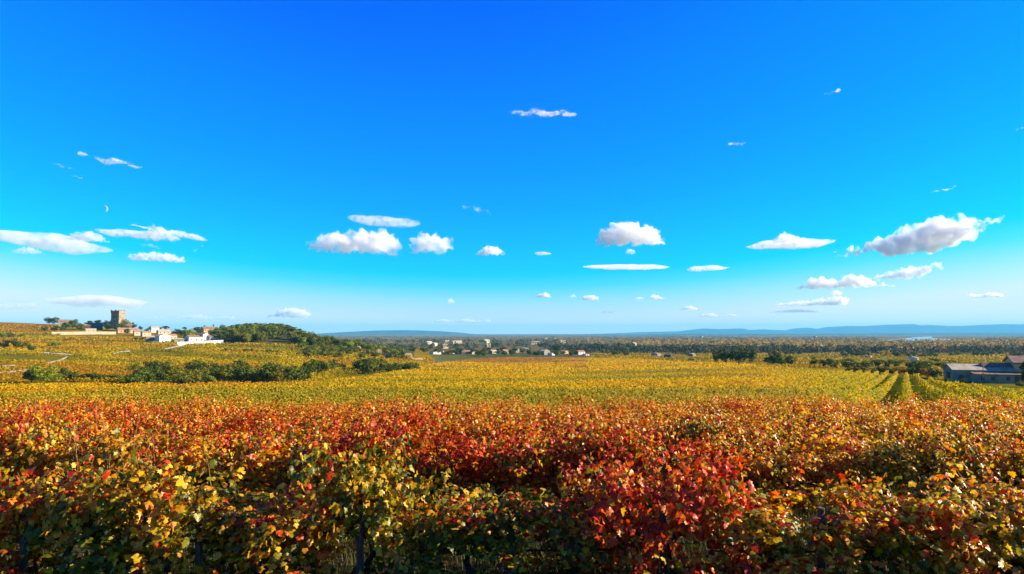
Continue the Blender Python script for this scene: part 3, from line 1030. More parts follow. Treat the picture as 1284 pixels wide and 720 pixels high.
def ground_cover():
    # grass and weeds under the nearest rows, thickest at the right
    m = 120000
    x = RNG.uniform(-13, 13, m)
    y = RNG.uniform(3.5, 15, m)
    keep = (np.abs(x) < y * .9 + 1) & (RNG.random(m) < (.35 + .65 * (vnoise(x, y, 1.2, 41) > .45)))
    x, y = x[keep], y[keep]; m = len(x)
    h = RNG.uniform(.08, .34, m)
    base = np.stack([x, y, gz(x, y) - .02], 1)
    a = RNG.uniform(0, 6.28, m)
    side = np.stack([np.cos(a), np.sin(a), a * 0], 1) * .006
    lean = np.stack([np.cos(a + 1.5), np.sin(a + 1.5), a * 0], 1) * (h * RNG.uniform(.1, .7, m))[:, None]
    tip = base + lean + np.stack([h * 0, h * 0, h], 1)
    mid = base + lean * .35 + np.stack([h * 0, h * 0, h * .6], 1)
    v = np.stack([base - side, base + side, mid + side * .8, mid - side * .8, tip], 1).reshape(-1, 3)
    i = np.arange(m)[:, None] * 5
    f = np.concatenate([i + [[0, 1, 2]], i + [[0, 2, 3]], i + [[3, 2, 4]]], 1).reshape(-1, 3)
    col = np.array([(.035, .055, .006), (.055, .065, .008), (.06, .055, .012)])[RNG.choice(3, m, p=[.5, .35, .15])] * RNG.uniform(.7, 1.3, (m, 1))
    tag(link('grass', np_mesh('grass', v, f, M_GRASS, False, np.repeat(col, 3, 0))), 'green grass and weeds growing under the vine rows', 'grass', kind='stuff')
    m = 9000
    x = RNG.uniform(-16, 16, m); y = RNG.uniform(5.5, 20, m)
    keep = np.abs(x) < y * .85 + 1
    x, y = x[keep], y[keep]; m = len(x)
    p = np.stack([x, y, gz(x, y) + RNG.uniform(.01, .05, m)], 1)
    nr = unit(np.stack([RNG.normal(0, .3, m), RNG.normal(0, .3, m), np.ones(m)], 1))
    v, f, k = lobed(p, RNG.uniform(.06, .12, m), RNG.normal(0, 1, (m, 3)), nr, RNG)
    col = np.array([(.12, .05, .015), (.20, .11, .015), (.18, .03, .01), (.09, .05, .02)])[RNG.integers(0, 4, m)] * RNG.uniform(.6, 1.2, (m, 1))
    tag(link('leaf_litter', np_mesh('leaf_litter', v, f, M_ROWS, False, np.repeat(col, k, 0))), 'fallen vine leaves lying between the vine rows', 'fallen leaves', kind='stuff')


ground_cover()


# ------------------------------------------------------------------ trees
def crown_mesh(kind, seed):
    rng = np.random.default_rng(seed)
    C, N, S, COLR = [], [], [], []
    if kind == 'round':
        nl, rx, rz, cz, lr, q, cs = 20, .34, .36, .50, (.10, .19), 60, .07
    elif kind == 'pine':
        nl, rx, rz, cz, lr, q, cs = 14, .38, .16, .74, (.10, .17), 62, .07
    elif kind == 'bush':
        nl, rx, rz, cz, lr, q, cs = 13, .48, .30, .46, (.14, .24), 62, .09
    elif kind == 'cypress':
        nl, rx, rz, cz, lr, q, cs = 16, .05, .42, .52, (.06, .085), 50, .05
    else:  # loose: thin, see-through
        nl, rx, rz, cz, lr, q, cs = 17, .25, .36, .58, (.07, .13), 34, .065
    for i in range(nl):
        while True:
            p = rng.uniform(-1, 1, 3)
            if np.linalg.norm(p) < 1: break
        c = p * np.array([rx, rx, rz]) + np.array([0, 0, cz])
        r = rng.uniform(*lr)
        d = unit(rng.normal(size=(q, 3)))
        rad = r * rng.uniform(.55, 1.08, q)
        C.append(c + d * rad[:, None] * np.array([1.15, 1.15, .85])); N.append(d + rng.normal(0, .45, (q, 3)))
        S.append(cs * rng.uniform(.6, 1.35, q))
        tone = rng.uniform(.62, 1.30)
        COLR.append(np.array([.110, .135, .008]) * tone * rng.uniform(.75, 1.25, (q, 1)) * np.array([1 + rng.uniform(-.12, .25), 1, 1]))
    C, N, S, K = np.concatenate(C), np.concatenate(N), np.concatenate(S), np.concatenate(COLR)
    if kind == 'bush':
        C[:, 2] = np.maximum(C[:, 2], .02)
    v, f = cards(C, S, N, rng, .12)
    return np_mesh('crown', v, f, M_TREE, False, np.repeat(K, 2, 0))


def trunk_mesh(kind, seed):
    rng = np.random.default_rng(seed)
    b = MB()
    top = {'round': .52, 'pine': .66, 'bush': .30, 'cypress': .55, 'loose': .60}[kind]
    r = {'bush': .018, 'cypress': .014}.get(kind, .028)
    j = rng.normal(0, .012, 4)
    b.tube([(0, 0, -.12), (j[0], j[1], top * .4), (j[2], j[3], top)], [r, r * .8, r * .5], 7)
    for i in range(4):
        a = i * 1.57 + rng.uniform(0, 1)
        s = {'cypress': .04, 'pine': .26}.get(kind, .2)
        b.tube([(j[0], j[1], top * .55), (math.cos(a) * s * .5, math.sin(a) * s * .5, top * .85), (math.cos(a) * s, math.sin(a) * s, top + .12)], [r * .45, r * .35, r * .15], 5)
    return b.mesh('trunk', M_BARK, True)


KIT = {k: [(crown_mesh(k, 500 + 17 * i + len(k)), trunk_mesh(k, 700 + i)) for i in range(n)] for k, n in (('round', 6), ('pine', 4), ('bush', 6), ('cypress', 2), ('loose', 4))}
GREEN, DARK, BRIGHT, OLIVE, RUST, GOLD, BLUEG = (1, 1, 1), (.62, .72, .75), (1.7, 1.75, 1.1), (1.35, 1.05, .9), (3.0, 1.2, .8), (4.6, 2.7, .9), (.7, .85, 1.3)
NAME = {'round': 'broadleaf_tree', 'pine': 'pine_tree', 'bush': 'shrub', 'cypress': 'cypress_tree', 'loose': 'slender_tree'}


def tree(kind, px, Y, H, label, group=None, tint=GREEN, wide=1.0, loc=None):
    p = loc or gpos(px, Y)
    o = empty(NAME[kind], p, random.uniform(0, 6.28))
    o.scale = (H * wide, H * wide, H)
    tag(o, label, 'shrub' if kind == 'bush' else 'tree', group)
    cm, tm = random.choice(KIT[kind])
    c = link('crown', cm, o)
    v = random.uniform(.88, 1.14)
    c.color = (tint[0] * v, tint[1] * v, tint[2] * v, 1)
    link('trunk', tm, o)
    return o


def find_Y(px, py, y0, y1):
    """depth at which the ground shows at (px, py)"""
    Y = np.exp(np.linspace(math.log(y0), math.log(y1), 500))
    z = gz((px - CX) / F * Y, Y)
    q = 418 - z / Y * F
    i = np.argmin(np.abs(q - py))
    return float(Y[i])


def tree_at(kind, px, py, hpx, y0, y1, label, group=None, tint=GREEN, wide=1.0):
    Y = find_Y(px, py, y0, y1)
    return tree(kind, px, Y, hpx * Y / F, label, group, tint, wide)


# the wood on the hill right of the village
def hill_wood():
    n = 0
    outline = ([270, 290, 310, 345, 362, 378, 392, 405, 425, 445, 460], [410, 407, 404.5, 404, 407, 412, 417, 419.5, 423, 428, 434])
    tries = 0
    while n < 215 and tries < 6000:
        tries += 1
        px = random.uniform(268, 462)
        Y = random.uniform(600, 830)
        p = gpos(px, Y)
        base = 418 - p.z / Y * F
        H = random.uniform(7, 12.5)
        top = base - H * F / Y
        if top < np.interp(px, *outline) - 1.0 or base > 446: continue
        if 330 < px < 360 and 425 < base < 433: continue
        kind = random.choices(['round', 'pine', 'loose', 'bush'], [5, 2, 1, 3])[0]
        tint = random.choices([GREEN, DARK, BRIGHT, OLIVE], [4, 2.5, 4, 1.5])[0]
        word = {GREEN: 'mid green', DARK: 'dark green', BRIGHT: 'bright green', OLIVE: 'olive green'}[tint]
        tree(kind, px, Y, H, f"{word} {NAME[kind].replace('_', ' ')} in the wood on the hill right of the village", f"{word} {NAME[kind].replace('_', ' ')}s of the hill wood", tint, random.uniform(.95, 1.3))
        n += 1
    for px, py, h, lab in [(295, 412, 8, 'tall thin cypress rising above the hill wood, left of a shorter one'), (301, 412, 7, 'short thin cypress above the hill wood beside a taller one')]:
        tree_at('cypress', px, py, h, 650, 800, lab, None, DARK)
    for i in range(130):
        px = random.uniform(378, 508)
        py = random.uniform(np.interp(px, [385, 440, 505], [428, 432, 443]), np.interp(px, [385, 440, 505], [449, 451, 452]))
        tint = random.choice([GREEN, DARK, BRIGHT, OLIVE])
        word = {GREEN: 'mid green', DARK: 'dark green', BRIGHT: 'bright green', OLIVE: 'olive green'}[tint]
        tree_at(random.choice(['round', 'round', 'bush']), px, py, random.uniform(6, 10.5), 400, 760, f'{word} tree among those spilling down the right flank of the hill', f'{word} trees on the right flank of the hill', tint, 1.25)
    # hedge line half way down
    for i, px in enumerate(np.linspace(281, 402, 24)):
        py = np.interp(px, [280, 330, 360, 405], [441, 442.5, 444, 449])
        tree_at('bush', px + random.uniform(-2, 2), py, random.uniform(3.5, 6), 380, 640, 'dark shrub in the hedge line below the hill wood', 'shrubs of the hedge line below the wood', random.choice([DARK, GREEN, OLIVE]), 1.3)


hill_wood()


def valley_band():
    """the belt of trees in the dip between the vineyard and the village slope"""
    spec = [
        ('round', 44, 480, 26, BRIGHT, 'bright green round tree, left one of the pair behind the vineyard edge'),
        ('round', 66, 481, 25, BRIGHT, 'bright green round tree, right one of the pair behind the vineyard edge'),
        ('bush', 53, 478, 17, GREEN, 'mid green shrub between the two bright green round trees'),
        ('round', 42, 462, 10, OLIVE, 'small olive tree behind the bright green pair'),
        ('round', 82, 479, 20, DARK, 'dark green tree touching the right side of the bright green pair'),
        ('round', 96, 478, 17, DARK, 'dark green low tree, second right of the bright pair'),
    ]
    for kind, px, py, h, t, lab in spec:
        tree_at(kind, px, py, h, 165, 235, lab, None, t, 1.15)
    for px in np.arange(104, 150, 6.5):
        tree_at('bush', px, 478, random.uniform(9, 14), 165, 240, 'low dark shrub in the strip left of the grassy gap', 'low shrubs left of the grassy gap', random.choice([DARK, GREEN, OLIVE]), 1.2)
    for i in range(46):
        px = 172 + (302 - 172) * i / 45 + random.uniform(-3, 3)
        Y = random.uniform(178, 262)
        tree(random.choice(['bush', 'bush', 'round', 'loose']), px, Y, random.uniform(4.2, 6.2), 'dark green shrub in the long thicket below the village', 'shrubs of the long thicket below the village', random.choice([DARK, DARK, GREEN, BLUEG, OLIVE]), 1.25)
    for i in range(26):
        px = 300 + 80 * i / 25 + random.uniform(-3, 3)
        Y = random.uniform(205, 270)
        tree(random.choice(['bush', 'round', 'round']), px, Y, random.uniform(4.5, 7.4), 'green tree in the middle of the tree belt below the hill wood', 'trees of the belt below the hill wood', random.choice([DARK, GREEN, GREEN, OLIVE]), 1.15)
    for px, py, h, t, lab in [(391, 470, 22, DARK, 'large dark tree, left of the two largest in the tree belt'), (404, 469, 23, DARK, 'large dark tree, right of the two largest in the tree belt'), (418, 466, 17, GREEN, 'mid green tree on the right flank of the two large dark trees'), (430, 464, 12, OLIVE, 'small olive tree right of the large dark trees')]:
        tree_at('round', px, py, h, 225, 330, lab, None, t, 1.2)
    for i in range(24):
        px = 452 + 68 * i / 23 + random.uniform(-2, 2)
        Y = random.uniform(275, 330)
        tree(random.choice(['bush', 'round']), px, Y, random.uniform(4.0, 6.2) * (1.15 if px < 485 else .8), 'dark tree in the last stretch of the belt before the houses', 'trees at the right end of the belt', random.choice([DARK, DARK, GREEN, BLUEG]), 1.25)
    # left slope
    for kind, px, py, h, t, lab in [
        ('round', 5, 424, 12, BRIGHT, 'bright green tree at the top of the left slope'), ('bush', 16, 424, 8, GREEN, 'green shrub just right of the bright tree on the slope'),
        ('round', 8, 437, 13, DARK, 'dark tree on the left slope, leftmost of a low clump'), ('round', 22, 437, 14, GREEN, 'mid green tree in the middle of the low clump on the left slope'), ('bush', 34, 437, 11, GREEN, 'green shrub at the right of the low clump on the left slope'),
        ('round', 42, 441, 10, DARK, 'small dark tree standing alone below the clump on the slope'), ('bush', 68, 436, 9, BRIGHT, 'bright green shrub on the slope left of the vineyard strips'), ('bush', 75, 435, 8, GREEN, 'green shrub beside the bright shrub on the slope'), ('bush', 28, 424, 6, DARK, 'little dark shrub above the low clump'),
        ('round', 57, 416, 8, DARK, 'dark shrubby tree at the edge of the russet field, left one'), ('round', 70, 416, 9, DARK, 'dark shrubby tree at the edge of the russet field, middle one'), ('round', 79, 415.5, 8, DARK, 'dark shrubby tree at the edge of the russet field, right one'),
        ('bush', 12, 421, 5, DARK, 'flat dark shrub on the field edge'), ('bush', 91, 426, 5, RUST, 'small russet shrub in front of the cream wall')]:
        tree_at(kind, px, py, h, 420, 950, lab, None, t, 1.15)
    for px, py, h, lab in [(62, 403, 10, 'dark round bush on the skyline, left of three'), (69, 403, 10.5, 'dark round bush on the skyline, tallest of three'), (77, 403.5, 6.5, 'dark round bush on the skyline, lowest of three')]:
        tree_at('bush', px, py, h, 860, 1040, lab, None, DARK, 1.0)


valley_band()

# village trees
for kind, px, py, h, t, lab in [
    ('round', 97, 414, 11, GREEN, 'leafy tree left of the long dark roof'), ('round', 104, 416, 10, OLIVE, 'olive tree in front of the long dark roof'), ('round', 91, 409, 10, DARK, 'dark tree left end of the village skyline'),
    ('round', 114, 405, 8, DARK, 'dark tree behind the long dark roof'), ('pine', 123, 404, 9, DARK, 'dark pine left of the ruined tower, taller one'), ('pine', 131, 404, 7, DARK, 'dark pine left of the ruined tower, shorter one'),
    ('round', 139, 410, 13, GREEN, 'green tree at the left foot of the ruined tower'), ('round', 147, 415, 17, GREEN, 'large green tree in front of the ruined tower'), ('round', 155, 416, 14, DARK, 'dark tree in front of the right side of the tower'), ('round', 136, 414, 9, DARK, 'dark low tree beside the ochre house'),
    ('round', 167, 412, 10, DARK, 'dark tree right of the ruined wall'), ('round', 177, 411, 6, DARK, 'flat dark tree on the village skyline right of the tower'), ('round', 190, 412, 7, DARK, 'broad dark tree behind the roofs, left of the white house'),
    ('round', 222, 421, 10, DARK, 'dark tree behind the white house, left one'), ('round', 229, 421, 10, BLUEG, 'dark tree behind the white house, right one'), ('round', 239, 427, 17, BRIGHT, 'tall bright green tree between the white houses'), ('cypress', 233.5, 425, 15, DARK, 'dark cypress beside the tall bright green tree'),
    ('cypress', 257, 416, 9, DARK, 'dark cypress behind the terracotta roof, left one'), ('cypress', 268, 415, 9, DARK, 'dark cypress behind the terracotta roof, right one'), ('round', 250, 419, 8, DARK, 'dark tree above the long white wall'), ('round', 274, 424, 14, GREEN, 'green tree at the right end of the white houses'),
    ('round', 209, 415, 5, DARK, 'small dark tree between roofs behind the white house'), ('bush', 180, 428, 6, GREEN, 'green garden shrub left of the white house'), ('bush', 172, 427, 5, OLIVE, 'olive garden shrub below the orange roofs')]:
    tree_at(kind, px, py, h, 560, 1000, lab, None, t, 1.15)

for i in range(34):
    px, py = (random.uniform(83, 137), random.uniform(404, 413)) if i < 16 else (random.uniform(160, 280), random.uniform(411, 420))
    tree_at(random.choice(['round', 'round', 'bush', 'pine']), px, py, random.uniform(5, 8.5), 700, 1040, 'dark tree among the roofs on the hilltop', 'dark trees among the hilltop roofs', random.choice([DARK, DARK, GREEN, BLUEG]), 1.25)
# clumps at the far edge of the yellow vineyard, right of the middle
for kind, px, py, h, t, w, lab in [
    ('round', 899, 455, 13, DARK, 1.0, 'dark round tree at the left end of the clump on the vineyard edge'), ('round', 908, 455.5, 16, DARK, 1.1, 'dark round tree beside the largest one on the vineyard edge'),
    ('round', 925, 455.5, 18, DARK, 1.15, 'largest dark tree of the clump on the vineyard edge'), ('round', 938, 455.5, 16, DARK, 1.1, 'dark tree at the right end of the largest clump on the vineyard edge'),
    ('round', 970, 457, 16, GREEN, 1.0, 'tall green tree, leftmost of the second clump on the vineyard edge'), ('bush', 964, 457, 9, DARK, 1.3, 'low dark shrub under the tall green tree of the second clump'), ('bush', 980, 457.5, 12, GREEN, 1.2, 'olive shrubby tree in the second clump'), ('round', 990, 458, 11, OLIVE, 1.2, 'small olive tree right of the second clump'),
    ('round', 1019, 459, 10, GREEN, 1.1, 'small pointed green tree left of a low dark shrub'), ('bush', 1034, 460, 10, DARK, 1.4, 'low wide dark shrub right of the small pointed tree'), ('bush', 1045, 460, 6, DARK, 1.4, 'little dark shrub trailing right of the low wide one'),
    ('bush', 866, 453, 4, DARK, 1.6, 'flat dark shrub alone left of the largest clump'), ('bush', 646, 454, 3, OLIVE, 2.0, 'flat dark shrub in the brown patch of vineyard, left one'), ('bush', 697, 453, 3, OLIVE, 2.2, 'flat dark shrub in the brown patch of vineyard, right one')]:
    tree_at(kind, px, py + .5, h * 1.35, 260, 520, lab, None, t, w)
for i, px in enumerate([1066, 1074, 1083, 1092, 1100, 1108, 1116, 1124, 1132, 1139]):
    tree('bush', px, 222 + i, 2.2 + .9 * random.random(), 'dark shrub in the hedge closing the end of the vine rows', 'shrubs of the hedge at the end of the rows', random.choice([DARK, OLIVE, RUST, DARK]), 1.6)
for px, Y, h, t, kind, lab in [(1150, 205, 4.4, DARK, 'bush', 'dark shrub left of the grey farm shed'), (1160, 200, 3.4, RUST, 'bush', 'russet shrub left of the grey farm shed'), (1168, 196, 3.6, DARK, 'bush', 'dark shrub at the corner of the grey farm shed'), (1141, 214, 3.0, DARK, 'bush', 'small round dark shrub at the end of the middle vine row'),
                              (1155, 240, 6.0, BLUEG, 'round', 'grey green tree behind the shrubs left of the shed'), (1143, 260, 5.5, DARK, 'round', 'dark round tree behind the end of the vine rows'), (1283, 174, 6.5, DARK, 'cypress', 'tall dark conifer in front of the farmhouse wall'), (1275, 160, 1.6, GREEN, 'bush', 'small green shrub at the foot of the farmhouse wall'),
                              (1205, 178, 1.5, GREEN, 'bush', 'low green shrub in front of the shed wall'), (1184, 172, 1.7, OLIVE, 'bush', 'low olive shrub in front of the shed gable')]:
    tree(kind, px, Y, h, lab, None, t, 1.3 if kind != 'cypress' else 1.9)


for i in range(30):
    px = random.uniform(1040, 1200)
    tree('bush', px, random.uniform(290, 470), random.uniform(2.2, 4.2), 'dark shrub scattered over the ochre field beyond the vine rows', 'shrubs scattered over the ochre field', random.choice([DARK, BLUEG, OLIVE, DARK]), random.uniform(1.3, 2.0))
# plain: nearest individual trees
def plain_trees():
    for i in range(60):
        px = random.choice([random.uniform(800, 1284), random.uniform(1040, 1284)])
        py = random.uniform(442.5, 446) + (2 if px > 1050 else 0)
        Y = find_Y(px, py, 520, 1000)
        if Y < edge_y(px) + 40: continue
        t, w = random.choice([(DARK, 'dark'), (BLUEG, 'blue green'), (OLIVE, 'olive')])
        tree(random.choice(['round', 'bush', 'bush']), px, Y, random.uniform(4, 7), f'{w} tree on the near edge of the plain beyond the vineyard', f'{w} trees on the near edge of the plain', t, 1.25)
    for px, py, lab in [(1104, 446, 'golden yellow tree in front of the dark wood, left one'), (1111, 446.5, 'golden yellow tree in front of the dark wood, right one')]:
        tree_at('round', px, py, 8, 600, 1100, lab, None, GOLD, 1.2)
    for i in range(95):
        px = random.uniform(455, 800)
        Y = random.uniform(760, 1080)
        if edge_y(px) + 40 > Y: continue
        tree(random.choice(['round', 'round', 'bush', 'pine']), px, Y, random.uniform(5, 8.5), 'dark tree among the low houses below the vineyard', 'trees among the low houses', random.choice([DARK, DARK, GREEN, BLUEG]), 1.3)


plain_trees()


def far_woods():
    """woods covering the plain, read as one mass"""
    PX, YY, TT = [], [], []
    def belt(px0, px1, py, n, tone, spread=.06, wob=.03):
        Y0 = 29 * F / (py - 418)
        a = RNG.uniform(px0, px1, n)
        PX.append(a); YY.append(Y0 * (1 + RNG.normal(0, spread, n) + wob * np.sin(a / 47))); TT.append(np.full(n, tone))
    belt(840, 1330, 443.6, 180, 0, .025)
    belt(860, 1330, 442.4, 230, 0, .03); belt(980, 1330, 442.0, 110, 1, .03); belt(690, 900, 441.0, 190, 0, .05)
    belt(850, 1330, 440.2, 420, 1, .05); belt(860, 1330, 437.5, 420, 2, .06); belt(860, 1330, 435.5, 300, 1, .05); belt(800, 1330, 434.0, 330, 1, .07)
    belt(700, 1330, 431.0, 380, 2, .09); belt(420, 1330, 429.0, 420, 3, .09); belt(420, 1330, 427.0, 420, 3, .10); belt(400, 1330, 425.0, 420, 4, .12); belt(400, 1330, 423.2, 380, 4, .15)
    belt(430, 800, 437.5, 110, 0, .05); belt(430, 800, 433.0, 160, 3, .08); belt(430, 700, 430.5, 120, 0, .05)
    px, Y, T = np.concatenate(PX), np.concatenate(YY), np.concatenate(TT)
    x = (px - CX) / F * Y
    lake = (px > 1098) & (px < 1236) & (Y > 2000) & (Y < 8000)
    ok = ~lake & (Y > 880) & (vnoise(x, Y, 130, 51) + .35 * vnoise(x, Y, 40, 52) > .46)
    px, Y, T, x = px[ok], Y[ok], T[ok], x[ok]
    pals = [np.array(p) for p in ([(.035, .05, .02), (.05, .06, .02), (.06, .055, .02)], [(.27, .19, .055), (.32, .20, .05), (.17, .14, .04), (.40, .24, .035)], [(.36, .24, .07), (.28, .19, .07), (.40, .25, .045), (.17, .14, .04)], [(.14, .12, .05), (.20, .145, .06), (.09, .09, .035)], [(.14, .12, .06), (.20, .15, .08)])]
    Cc, Ss, Nn, Kk = [], [], [], []
    for p, y, t, xx in zip(px, Y, T, x):
        far = y > 1900
        H = RNG.uniform(7, 13) * (1.25 if t in (1, 2) else 1)
        wd = H * RNG.uniform(.6, .95) * (1.6 if far else 1)
        q = 46 if y < 1250 else (34 if not far else 20)
        d = unit(RNG.normal(size=(q, 3)))
        c = np.array([xx, y, gzf(xx, y) + H * .52]) + d * np.array([wd, wd, H * .5]) * RNG.uniform(.5, 1, (q, 1)) * RNG.uniform(.75, 1.15, (q, 1))
        Cc.append(c); Nn.append(d + RNG.normal(0, .4, (q, 3))); Ss.append(H * .22 * RNG.uniform(.6, 1.3, q) * (1.5 if far else 1))
        base = pals[t][RNG.integers(len(pals[t]))]
        Kk.append(base * RNG.uniform(.75, 1.25, (q, 1)))
    v, f = cards(np.concatenate(Cc), np.concatenate(Ss), np.concatenate(Nn), RNG, .12)
    tag(link('far_woods', np_mesh('far_woods', v, f, M_WOODS, False, np.repeat(np.concatenate(Kk), 2, 0))), 'tan and dark green woods spread over the hazy plain', 'woods', kind='stuff')


far_woods()


# lake on the plain
def lake():
    m, n, p, out = new_mat('lake_water')
    p.inputs['Base Color'].default_value = (.10, .15, .18, 1)
    p.inputs['Roughness'].default_value = .12
    nz = n.nodes.new('ShaderNodeTexNoise'); nz.inputs['Scale'].default_value = .6
    b = n.nodes.new('ShaderNodeBump'); b.inputs['Strength'].default_value = .25; b.inputs['Distance'].default_value = .3
    n.links.new(nz.outputs['Fac'], b.inputs['Height']); n.links.new(b.outputs[0], p.inputs['Normal'])
    outline = [(1106, 427), (1130, 424.5), (1150, 422.5), (1168, 422), (1166, 424), (1185, 425), (1205, 426.5), (1228, 427.6), (1205, 429.6), (1180, 428.6), (1160, 427.6), (1130, 427.8)]
    vs = []
    for px, py in outline:
        Y = 28.4 * F / (py - 418)
        vs.append(((px - CX) / F * Y, Y, -28.4))
    n_ = len(vs)
    vs += [(a, b_, -29.6) for a, b_, c in vs]
    fs = [tuple(range(n_))] + [tuple(range(n_, 2 * n_))[::-1]] + [(i, i + n_, (i + 1) % n_ + n_, (i + 1) % n_) for i in range(n_)]
    me = bpy.data.meshes.new('lake_water'); me.from_pydata(vs, [], fs)
    bm = bmesh.new(); bm.from_mesh(me); bmesh.ops.recalc_face_normals(bm, faces=bm.faces); bm.to_mesh(me); bm.free()
    me.materials.append(m)
    tag(link('lake_water', me), kind='structure')


lake()


# ------------------------------------------------------------------ buildings
def windows(root, w, d, h, floors, cols, mat=None, face='front', sz=(.95, 1.25)):
    for fl in range(floors):
        for c in range(cols):
            u = -w / 2 + w * (c + .5) / cols
            z = h * (fl + .55) / floors
            b = MB()
            if face == 'front':
                b.box(u - sz[0] / 2, u + sz[0] / 2, -d / 2 - .05, -d / 2 + .10, z - sz[1] / 2, z + sz[1] / 2)
            else:
                u2 = -d / 2 + d * (c + .5) / cols
                b.box(w / 2 - .10, w / 2 + .05, u2 - sz[0] / 2, u2 + sz[0] / 2, z - sz[1] / 2, z + sz[1] / 2)
            b.build('window', mat or M_SHUTTER, root)


def house(px, py, wpx, hpx, rpx, y0, y1, label, wall=None, roof=None, depth=8.0, rot=0.0, along='x', floors=1, cols=3, group=None, chimney=False, name='village_house', dz=0.0):
    Y = find_Y(px, py, y0, y1)
    s = Y / F
    w, h, r = wpx * s, hpx * s, max(rpx * s, .25)
    p = gpos(px, Y + depth / 2, 0)
    p.z = gzf((px - CX) / F * Y, Y) + dz
    if name == 'country_house': h *= .8; r *= .85; w *= .9
    if name == 'village_house':
        rot += .5
        if px > 165: h *= 1.25; w *= 1.1
    o = empty(name, p, rot)
    tag(o, label, 'house', group)
    MB().box(-w / 2, w / 2, -depth / 2, depth / 2, -4.0, h).build('wall', wall or M_CREAM, o)
    rf = MB().gable(w, depth, h + .01, r, .35, along).build('roof', roof or M_TILE, o)
    for sg in (-1, 1):
        if along == 'x':
            tri = [(sg * (w / 2 - .02), -depth / 2, h), (sg * (w / 2 - .02), depth / 2, h), (sg * (w / 2 - .02), 0, h + r)]
        else:
            tri = [(-w / 2, sg * (depth / 2 - .02), h), (w / 2, sg * (depth / 2 - .02), h), (0, sg * (depth / 2 - .02), h + r)]
        MB().add(tri, [(0, 1, 2)]).build('gable', wall or M_CREAM, o)
    if cols:
        windows(o, w, depth, h, floors, cols)
        windows(o, w, depth, h, floors, max(1, int(depth / 4)), None, 'side')
    if chimney:
        MB().box(w * .2, w * .2 + .7, -.35, .35, h + r * .5, h + r + 1.0).build('chimney', wall or M_CREAM, rf)
    return o


V0, V1 = 600, 1000
house(82, 408.5, 14, 5, 2.5, 800, 1050, 'grey roofed house at the left end of the village skyline', M_GREYWALL, M_TILE_OLD, 9, .1, cols=3)
house(118, 414, 20, 6, 3.0, 780, 1000, 'long dark roofed building left of the ruined tower', M_TIMBER, M_TILE_OLD, 10, .08, cols=4)
house(136, 411, 6.5, 5, 1.5, 780, 1000, 'narrow ochre house at the left foot of the tower', M_CREAM, M_TILE, 7, .3, cols=1)
house(115, 418, 11, 4.0, 1.8, 740, 900, 'low cream house standing behind the long cream wall', M_CREAM, M_TILE_PALE, 8, .12, cols=2)
house(161, 418, 22, 4.5, 2.2, 740, 900, 'low house with an orange tile roof below the tower', M_OCHRE, M_TILE, 8, .15, cols=3)
house(175, 421, 10, 4, 1.6, 520, 1000, 'small cream house with an orange roof, left of two alike', M_CREAM, M_TILE, 7, .2, cols=2)
house(184, 422, 9, 4, 1.5, 520, 1000, 'small cream house with an orange roof, right of two alike', M_CREAM, M_TILE, 7, .3, cols=2)
house(195, 417, 8, 4.5, 1.6, 740, 950, 'pale house with a high roof above the white house', M_WHITE, M_TILE_PALE, 7, .2, cols=2)
house(206, 423, 13, 6, 2.2, 520, 1000, 'two storey house with a terracotta roof behind the white house', M_CREAM, M_TILE_PALE, 8, .25, floors=2, cols=3)
house(192, 429.5, 13, 5.5, 1.5, 520, 1000, 'bluish white low house, left half of the white pair', M_GREYWALL, M_TILE_PALE, 7, .05, cols=2)
house(205.5, 430, 13, 7, 2.3, 520, 1000, 'bright white gabled house facing the vineyards', M_WHITE, M_TILE_PALE, 9, .45, 'y', floors=2, cols=2)
house(217, 427, 8, 5, 1.6, 520, 1000, 'small cream house right of the white gabled house', M_CREAM, M_TILE, 7, .3, cols=2)
house(226, 430.5, 10, 4.2, 1.0, 520, 1000, 'low bluish garage between the white houses', M_GREYWALL, M_SHEET, 6, 0, cols=1)
house(245, 429.5, 17, 5.5, 2.2, 520, 1000, 'low white house with a brown roof above the white wall', M_WHITE, M_TILE_OLD, 9, .35, cols=3)
house(257, 428.5, 9, 7, 2.4, 520, 1000, 'white gabled house rising behind the white wall', M_WHITE, M_TILE, 8, .5, 'y', floors=2, cols=2)
house(268, 429, 11, 5, 2.2, 520, 1000, 'white house with a brown roof at the right end of the wall', M_WHITE, M_TILE_OLD, 8, .3, cols=2)
house(263, 420, 16, 6, 2.6, 520, 1000, 'large terracotta roofed house above the white houses', M_OCHRE, M_TILE_OLD, 10, .3, floors=2, cols=4, chimney=True)
house(276, 425, 7, 6, 1.5, 520, 1000, 'tall narrow white house before the wood', M_WHITE, M_TILE_PALE, 7, .4, floors=2, cols=1)
house(325, 413, 5, 3.5, 1, 520, 1000, 'tiny cream house up in the hill wood', M_CREAM, M_TILE_PALE, 6, .2, cols=1)


def wall_run(px0, px1, py, hpx, mat, label, turn, y0, y1, th=.5):
    """a straight wall; its foot meets the ground at (middle, py) and it runs away to the right by `turn`"""
    pm = (px0 + px1) / 2
    Y = find_Y(pm, py, y0, y1)
    L = (px1 - px0) / F * Y
    c = gpos(pm, Y)
    h = hpx * Y / F
    n = 8
    vs, fs = [], []
    for i in range(n + 1):
        u = (i / n - .5) * L
        x, y = c.x + u, c.y + u * math.tan(turn)
        z = gzf(x, y)
        vs += [(x, y, z - 2), (x, y, z + h), (x - th * math.sin(turn), y + th, z + h), (x - th * math.sin(turn), y + th, z - 2)]
    for i in range(n):
        a, b = i * 4, i * 4 + 4
        fs += [(a, b, b + 1, a + 1), (a + 1, b + 1, b + 2, a + 2), (a + 2, b + 2, b + 3, a + 3)]
    fs += [(0, 1, 2, 3), tuple(len(vs) - 4 + k for k in (3, 2, 1, 0))]
    tag(MB().add(vs, fs).build('garden_wall', mat), label, 'wall')


